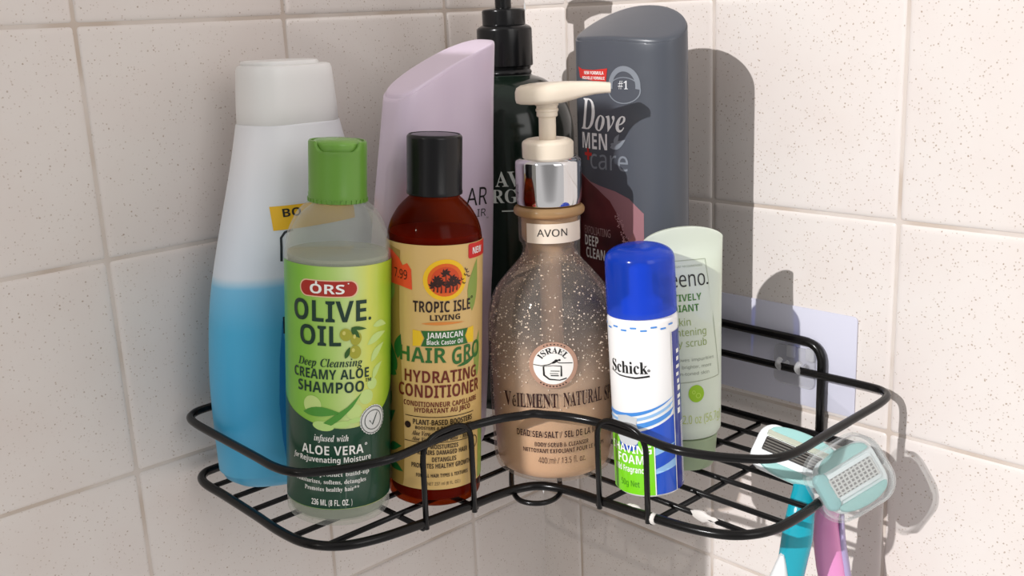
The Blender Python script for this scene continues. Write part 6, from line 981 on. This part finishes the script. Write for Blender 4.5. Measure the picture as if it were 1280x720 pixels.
P_.build('white_lettering', mat('white_lettering', 'f0f0f0', rough=0.3), do, cm, 0.2)
GRB = mat('grey_lettering', '80868e', rough=0.35)
P_ = Print().text('care', 'R', -13.5, 11.6, 141.4, 9.8)
P_.leaf(.7, 152.6, 10.4, 3.8, .42, -.6).leaf(3.6, 153.6, 6.6, 2.6, 1.1, .5).leaf(1.0, 154.4, 4.4, 1.6, -.1)
c0 = (9.4, 182.6)
P_.poly([(c0[0] + 9.2 * math.cos(math.radians(a)), c0[1] + 9.6 * math.sin(math.radians(a))) for a in range(-10, 191, 10)] + [(c0[0] + 6.6 * math.cos(math.radians(a)), c0[1] + 7.0 * math.sin(math.radians(a))) for a in range(190, -11, -10)])
P_.ell(9.4, 180.6, 9.4, 6.4, hole=.93)
P_.build('grey_lettering', GRB, do, cm, 0.2)
Print().text('#1', 'B', 6.2, 12.0, 181.2, 3.8).build('award_lettering', SIL, do, cm, 0.24)
Print().rect(-18.4, -12.4, 147.6, 149.2).rect(-16.2, -14.6, 145.4, 151.4).build('red_plus', mat('plus_red', 'c02a24', rough=0.4), do, cm, 0.2)
fl = Print().poly([(-23.2, 191.6), (-19, 190.4), (-10, 190.2), (-0.4, 191.0), (-1.4, 184.8), (-11, 185.0), (-21.6, 186.2)]).build('red_flag', mat('flag_red', 'c8302a', rough=0.4), do, cm, 0.2)
Print().text('NEW FORMULA', 'S', -17.4, -2.8, 188.0, 1.6).text('NOUVELLE FORMULE', 'S', -19, -2.2, 185.6, 1.4).build('flag_lettering', WHITE, fl, cm, 0.3)
Print().text('EXFOLIATING', 'R', -19.8, 0.2, 107.2, 4.0).build('pale_lettering', mat('pale_rose_print', 'b99a98', rough=0.4), lab, cm, 0.3)
Print().text('DEEP', 'S', -19.8, -8.4, 101.0, 5.4).text('CLEAN', 'S', -18.8, -3.8, 94.6, 5.4).build('white_lettering', WHITE, lab, cm, 0.3)

# ---------------------------------------------------------------- pale green tube standing on its cap
ae = thing('face_scrub_tube', 'pale green scrub tube standing on its cap beside the foam can', 'tube', (-81, -186, 2.4), None, (0.844, -0.5363, 0))
TUB = mat('pale_green_tube', 'd0d9c8', rough=0.34, sss=0.2)
secs = []
zs_ = [17.2, 18, 19.5, 22, 30, 40, 50, 60, 70, 80, 90, 98, 104, 108, 111]
ztab_w = [(17, 15.6), (19.5, 17.0), (40, 17.6), (70, 18.4), (100, 19.4), (111, 19.8)]; ztab_d = [(17, 15.2), (19.5, 16.4), (40, 14.8), (70, 10.4), (90, 6.4), (102, 3.0), (106, 1.4), (111, 1.1)]
archf = lambda x: 111.0 + 7.6 * math.sqrt(max(0.0, 1 - (x / 20.4) ** 2)) - 0.2
for z in zs_: secs.append([(x - 1.2 * (z / 111), y, z) for x, y in sell(interp(ztab_w, z), interp(ztab_d, z), 2.1, 72)])
for t in (.35, .7, .93, 1.0): secs.append([(x * (1 - .0 * t) - 1.2, y * (.9 if t == 1 else 1), 111 + (archf(x) - 111) * t) for x, y in sell(19.8, 1.1, 2.1, 72)])
mbt = MB(); loft(secs[:-1], mbt, cap1=False); loft(secs[-2:], mbt, cap0=False, cap1=True); mbt.build('tube_body', TUB, ae, angle=60)
TCAP = mat('green_tube_cap', 'b7c8a4', rough=0.3, trans=0.35, ior=1.3)
lathe(fillet([(0, 0.4), (13.4, 0, .8), (14.2, 3), (15.2, 16.2, .8), (0, 16.8)], 4), 64).build('cap', TCAP, ae)
tw = [(z, w - 1.2 * z / 111) for z, w in ztab_w]
def cm(u, v, e):
    w, d = interp(ztab_w, v), interp(ztab_d, v); x = u + 1.2 * v / 111; q = min(abs(x) / w, .999)
    return (u, -d * (1 - q ** 2.1) ** (1 / 2.1) - e, v)
lb = mat('label_edge_line', '9aa38c', rough=0.4)
P_ = Print().rect(-16, 8.8, 102.6, 102.9).poly([(8.6, 102.8), (8.9, 102.8), (11.9, 66), (13.6, 47), (13.2, 47), (11.5, 66)]).poly([(-16, 45.4), (13.3, 47.0), (13.3, 46.6), (-16, 45.0)]).text('DERMATOLOGIST RECOMMENDED', 'R', -14, 7.0, 99.6, .9)
P_.build('label_outline', lb, ae, cm, 0.12)
Print().text('Aveeno', 'R', -18.8, 7.9, 90.8, 7.2).ell(8.9, 91.4, .5).build('dark_lettering', BLACKP, ae, cm, 0.15)
Print().text('POSITIVELY', 'S', -18.0, 5.3, 84.2, 3.2).text('RADIANT', 'S', -15.0, 3.6, 79.2, 3.3).build('green_lettering', mat('tube_green_lettering', '3f7a2a', rough=0.4), ae, cm, 0.15)
OLT = mat('tube_olive_lettering', '8fa35a', rough=0.4)
Print().text('skin', 'R', -8.8, -1.0, 72.8, 3.4).text('brightening', 'R', -16.2, 6.6, 68.0, 3.4).text('daily scrub', 'R', -14.6, 6.6, 62.8, 3.4).build('olive_lettering', OLT, ae, cm, 0.15)
Print().text('removes impurities', 'R', -12.6, 10.2, 55.8, 1.5).text('for fine, brighter, more', 'R', -15.4, 8.6, 52.4, 1.5).text('even-toned skin', 'R', -11.4, 7.2, 49.2, 1.5).build('small_lettering', mat('tube_grey_lettering', '8b9184', rough=0.4), ae, cm, 0.15)
Print().ell(-0.1, 40.2, 3.9, 4.2).build('green_dot', mat('dot_green', '93bf1f', rough=0.35), ae, cm, 0.15)
Print().ell(.8, 39.2, 1.3, hole=.7).ell(-1.4, 41.0, .9, hole=.6).build('dot_rings', mat('dot_ring', 'b5d64e', rough=0.35), ae, cm, 0.22)
Print().text('WT. 2.0 oz (56.7g)', 'R', -14.0, 13.8, 25.6, 4.2).build('weight_lettering', mat('tube_lime_lettering', 'b9c86e', rough=0.4), ae, cm, 0.15)
# ---------------------------------------------------------------- two razors
WPL = mat('white_razor_plastic', 'eceff0', rough=0.3); AQUA = mat('aqua_soap_strip', '9ccac6', rough=0.4); AQD = mat('aqua_rubber', '8fc4c4', rough=0.4)
STEEL = mat('razor_steel', '9a9690', rough=0.22, metal=1.0); DARK = mat('blade_gap', '2a2623', rough=0.5)
TEAL = mat('teal_handle_plastic', '119db0', rough=0.22, coat=0.3); PINK = mat('pink_handle_plastic', 'dd8fc0', rough=0.25, coat=0.3); LAV = mat('lavender_grip', 'a79ac0', rough=0.35)
def to_local(e, p): return e.matrix_world.inverted() @ (Vector(p) * MM) / MM
def razor_head(e, ln, hs, lobes):
    fr = MB(); rslab(ln, hs, 7.5, -5.0, 0.0, bev=1.6, mb=fr); fr.build('cartridge_frame', WPL, e)
    for sgn, nm in ((1, 'soap_strip'), (-1, 'soap_strip')):
        secs = []
        for z, q in ((-1.0, 1.0), (0.7, 1.0), (1.5, .9), (1.8, .7)):
            ring = []
            for k in range(33):
                t = -1 + 2 * k / 32; ring.append((t * lobes[0] * (1 - (1 - q) * .3), sgn * (lobes[1] + lobes[2] * q * math.sqrt(max(0, 1 - t * t))), z))
            for k in range(31, 0, -1):
                t = -1 + 2 * k / 32; ring.append((t * lobes[0] * (1 - (1 - q) * .3), sgn * (lobes[1] - .6 * q), z))
            secs.append(ring)
        loft(secs).build(nm, AQUA, e)
def handle(e, pts, ws, ts, side, m):
    pl = [to_local(e, p) for p in catmull(pts, 5)]
    k = len(pl); f = lambda tab: [interp([(i / (len(tab) - 1), v) for i, v in enumerate(tab)], q / (k - 1)) for q in range(k)]
    sd = e.matrix_world.to_3x3().inverted() @ Vector(side)
    return ellsweep(pl, f(ws), f(ts), sd, 28, 2.4)
r1 = thing('razor', 'teal handled razor with open blades, its head lying on the shelf wires', 'razor', (-60.3, -235.6, 11.2), (-0.6267, -0.3876, 0.6760), (0.2818, -0.9215, -0.2671))
razor_head(r1, 42, 24, (16.5, 7.6, 5.0))
rslab(36, 14.6, 2, -0.4, 0.8, bev=.4).build('blade_cartridge', WPL, r1)
rslab(33, 7.4, .8, -0.2, 1.05, bev=.2, xf=lambda x, y, z: (x, y + .4, z)).build('blade_bed', DARK, r1)
for k in range(5):
    box((0, 3.3 - k * 1.42, 1.25), (32, 0.6, 0.5), R=None).build('blade', STEEL, r1, smooth=False)
rslab(34, 3.0, .8, 0.2, 1.7, bev=.3, xf=lambda x, y, z: (x, y + 5.9, z)).build('guard_bar', mat('pale_guard', 'd9decb', rough=.15, metal=.6), r1)
sv = (0.52, -0.85, 0)
hp = [(-58, -238.5, 4), (-66, -243, -2), (-71, -245, -10), (-73.2, -244.8, -22), (-73, -242.8, -34), (-72.4, -241, -47), (-71, -238.5, -62), (-66, -236, -84), (-58, -233, -108)]
hd = handle(r1, hp, [4.4, 5, 6.4, 7.2, 6.8, 6.0, 5.8, 6.4, 5.0], [3.6, 4, 5, 5.4, 5.4, 5, 5, 5.4, 4.5], sv, TEAL).build('handle', TEAL, r1)
ip = [(p[0] - 5.2 - .8, p[1] + 1.6 + .4, p[2] + 4) for p in hp[4:]]
handle(r1, ip, [0.8, 4.4, 5.0, 5.2, 4.0], [2.4, 4.6, 5.0, 5.2, 4.2], sv, WPL).build('handle_inlay', WPL, hd)
r2 = thing('razor', 'pink handled razor under a clear blade cover, hung on the shelf end', 'razor', (-61.5, -265.3, 10.3), (-0.5215, -0.7421, 0.4212), (0.8478, -0.3946, 0.3544))
razor_head(r2, 32, 26, (13.5, 8.6, 5.4))
rslab(26, 13, 2, -0.2, 1.2, bev=.5).build('blade_cartridge', WPL, r2)
gm = MB()
rslab(24, 9, .6, 1.0, 1.5, bev=.15, mb=gm); gm.build('blade_bed', mat('cover_grid_grey', '8f8a88', rough=.5), r2)
gm = MB()
for k in range(11): box((-11.2 + k * 2.24, 0, 1.75), (.8, 8.8, .5), gm)
for k in range(5): box((0, -3.5 + k * 1.75, 1.8), (23.6, .6, .5), gm)
gm.build('cover_grid', mat('cover_grid_light', 'd3cfcb', rough=.35), r2, smooth=False)
rslab(7, 18, 3.4, -3, 1.8, bev=1.2, xf=lambda x, y, z: (x - 14.2, y, z)).build('rubber_grip', AQD, r2)
def shell(w, h, r_, z0, z1, t):
    mb = MB(); rings = []
    def ring(ww, hh, rr, z):
        o_ = []
        for cx, cy, a0 in ((ww - rr, hh - rr, 0), (-ww + rr, hh - rr, 90), (-ww + rr, -hh + rr, 180), (ww - rr, -hh + rr, 270)):
            for k in range(9): a = math.radians(a0 + 90 * k / 8); o_.append((cx + rr * math.cos(a), cy + rr * math.sin(a), z))
        return o_
    for ww, hh, rr, z in ((w, h, r_, z0), (w + 1.0, h + 1.0, r_ + .8, z0 + .4), (w + .8, h + .8, r_ + .6, z0 + 1.2), (w, h, r_, z0 + 1.8), (w - .3, h - .3, r_ - .2, z1 - 2), (w - 1.2, h - 1.2, r_ - .8, z1 - .6), (w - 3, h - 3, r_ - 2, z1), (w - 3.4, h - 3.4, r_ - 2.4, z1 - t), (w - 1.4 - t, h - 1.4 - t, r_ - 1.8, z1 - .6 - t), (w - t, h - t, r_ - t, z1 - 3), (w - t, h - t, r_ - t, z0)):
        rings.append(ring(ww, hh, rr, z))
    loft(rings[:7], mb, cap0=False, cap1=True); loft(rings[7:], mb, cap0=True, cap1=False); loft([rings[10], rings[0]], mb, cap0=False, cap1=False)
    return mb
shell(18.8, 16.6, 11.4, -6.0, 3.4, 0.6).build('blade_cover', thin_clear('clear_cover_plastic', 'f2f4f4', opacity=0.07, rough=0.03, edge=1.0), r2, angle=50)
hp = [(-57.5, -259.6, 7), (-49, -251, -7), (-44.5, -243.6, -21), (-44.8, -244, -34), (-44.5, -246.2, -48), (-44, -248.6, -62), (-42, -250, -84), (-38, -250, -108)]
hd = handle(r2, hp, [4.0, 4.6, 5.6, 6.6, 7.0, 6.6, 6.4, 5.0], [3.4, 4, 4.8, 5.2, 5.2, 5, 5, 4.4], (0.5, -.86, 0), PINK).build('handle', PINK, r2)
handle(r2, [(p[0] + 3.2 + 1.6, p[1] - 5.2, p[2]) for p in hp[2:]], [1.0, 1.9, 2.2, 2.2, 2.0, 1.4], [3.4, 4.2, 4.4, 4.2, 4.2, 3.4], (0.5, -.86, 0), LAV).build('handle_grip', LAV, hd)
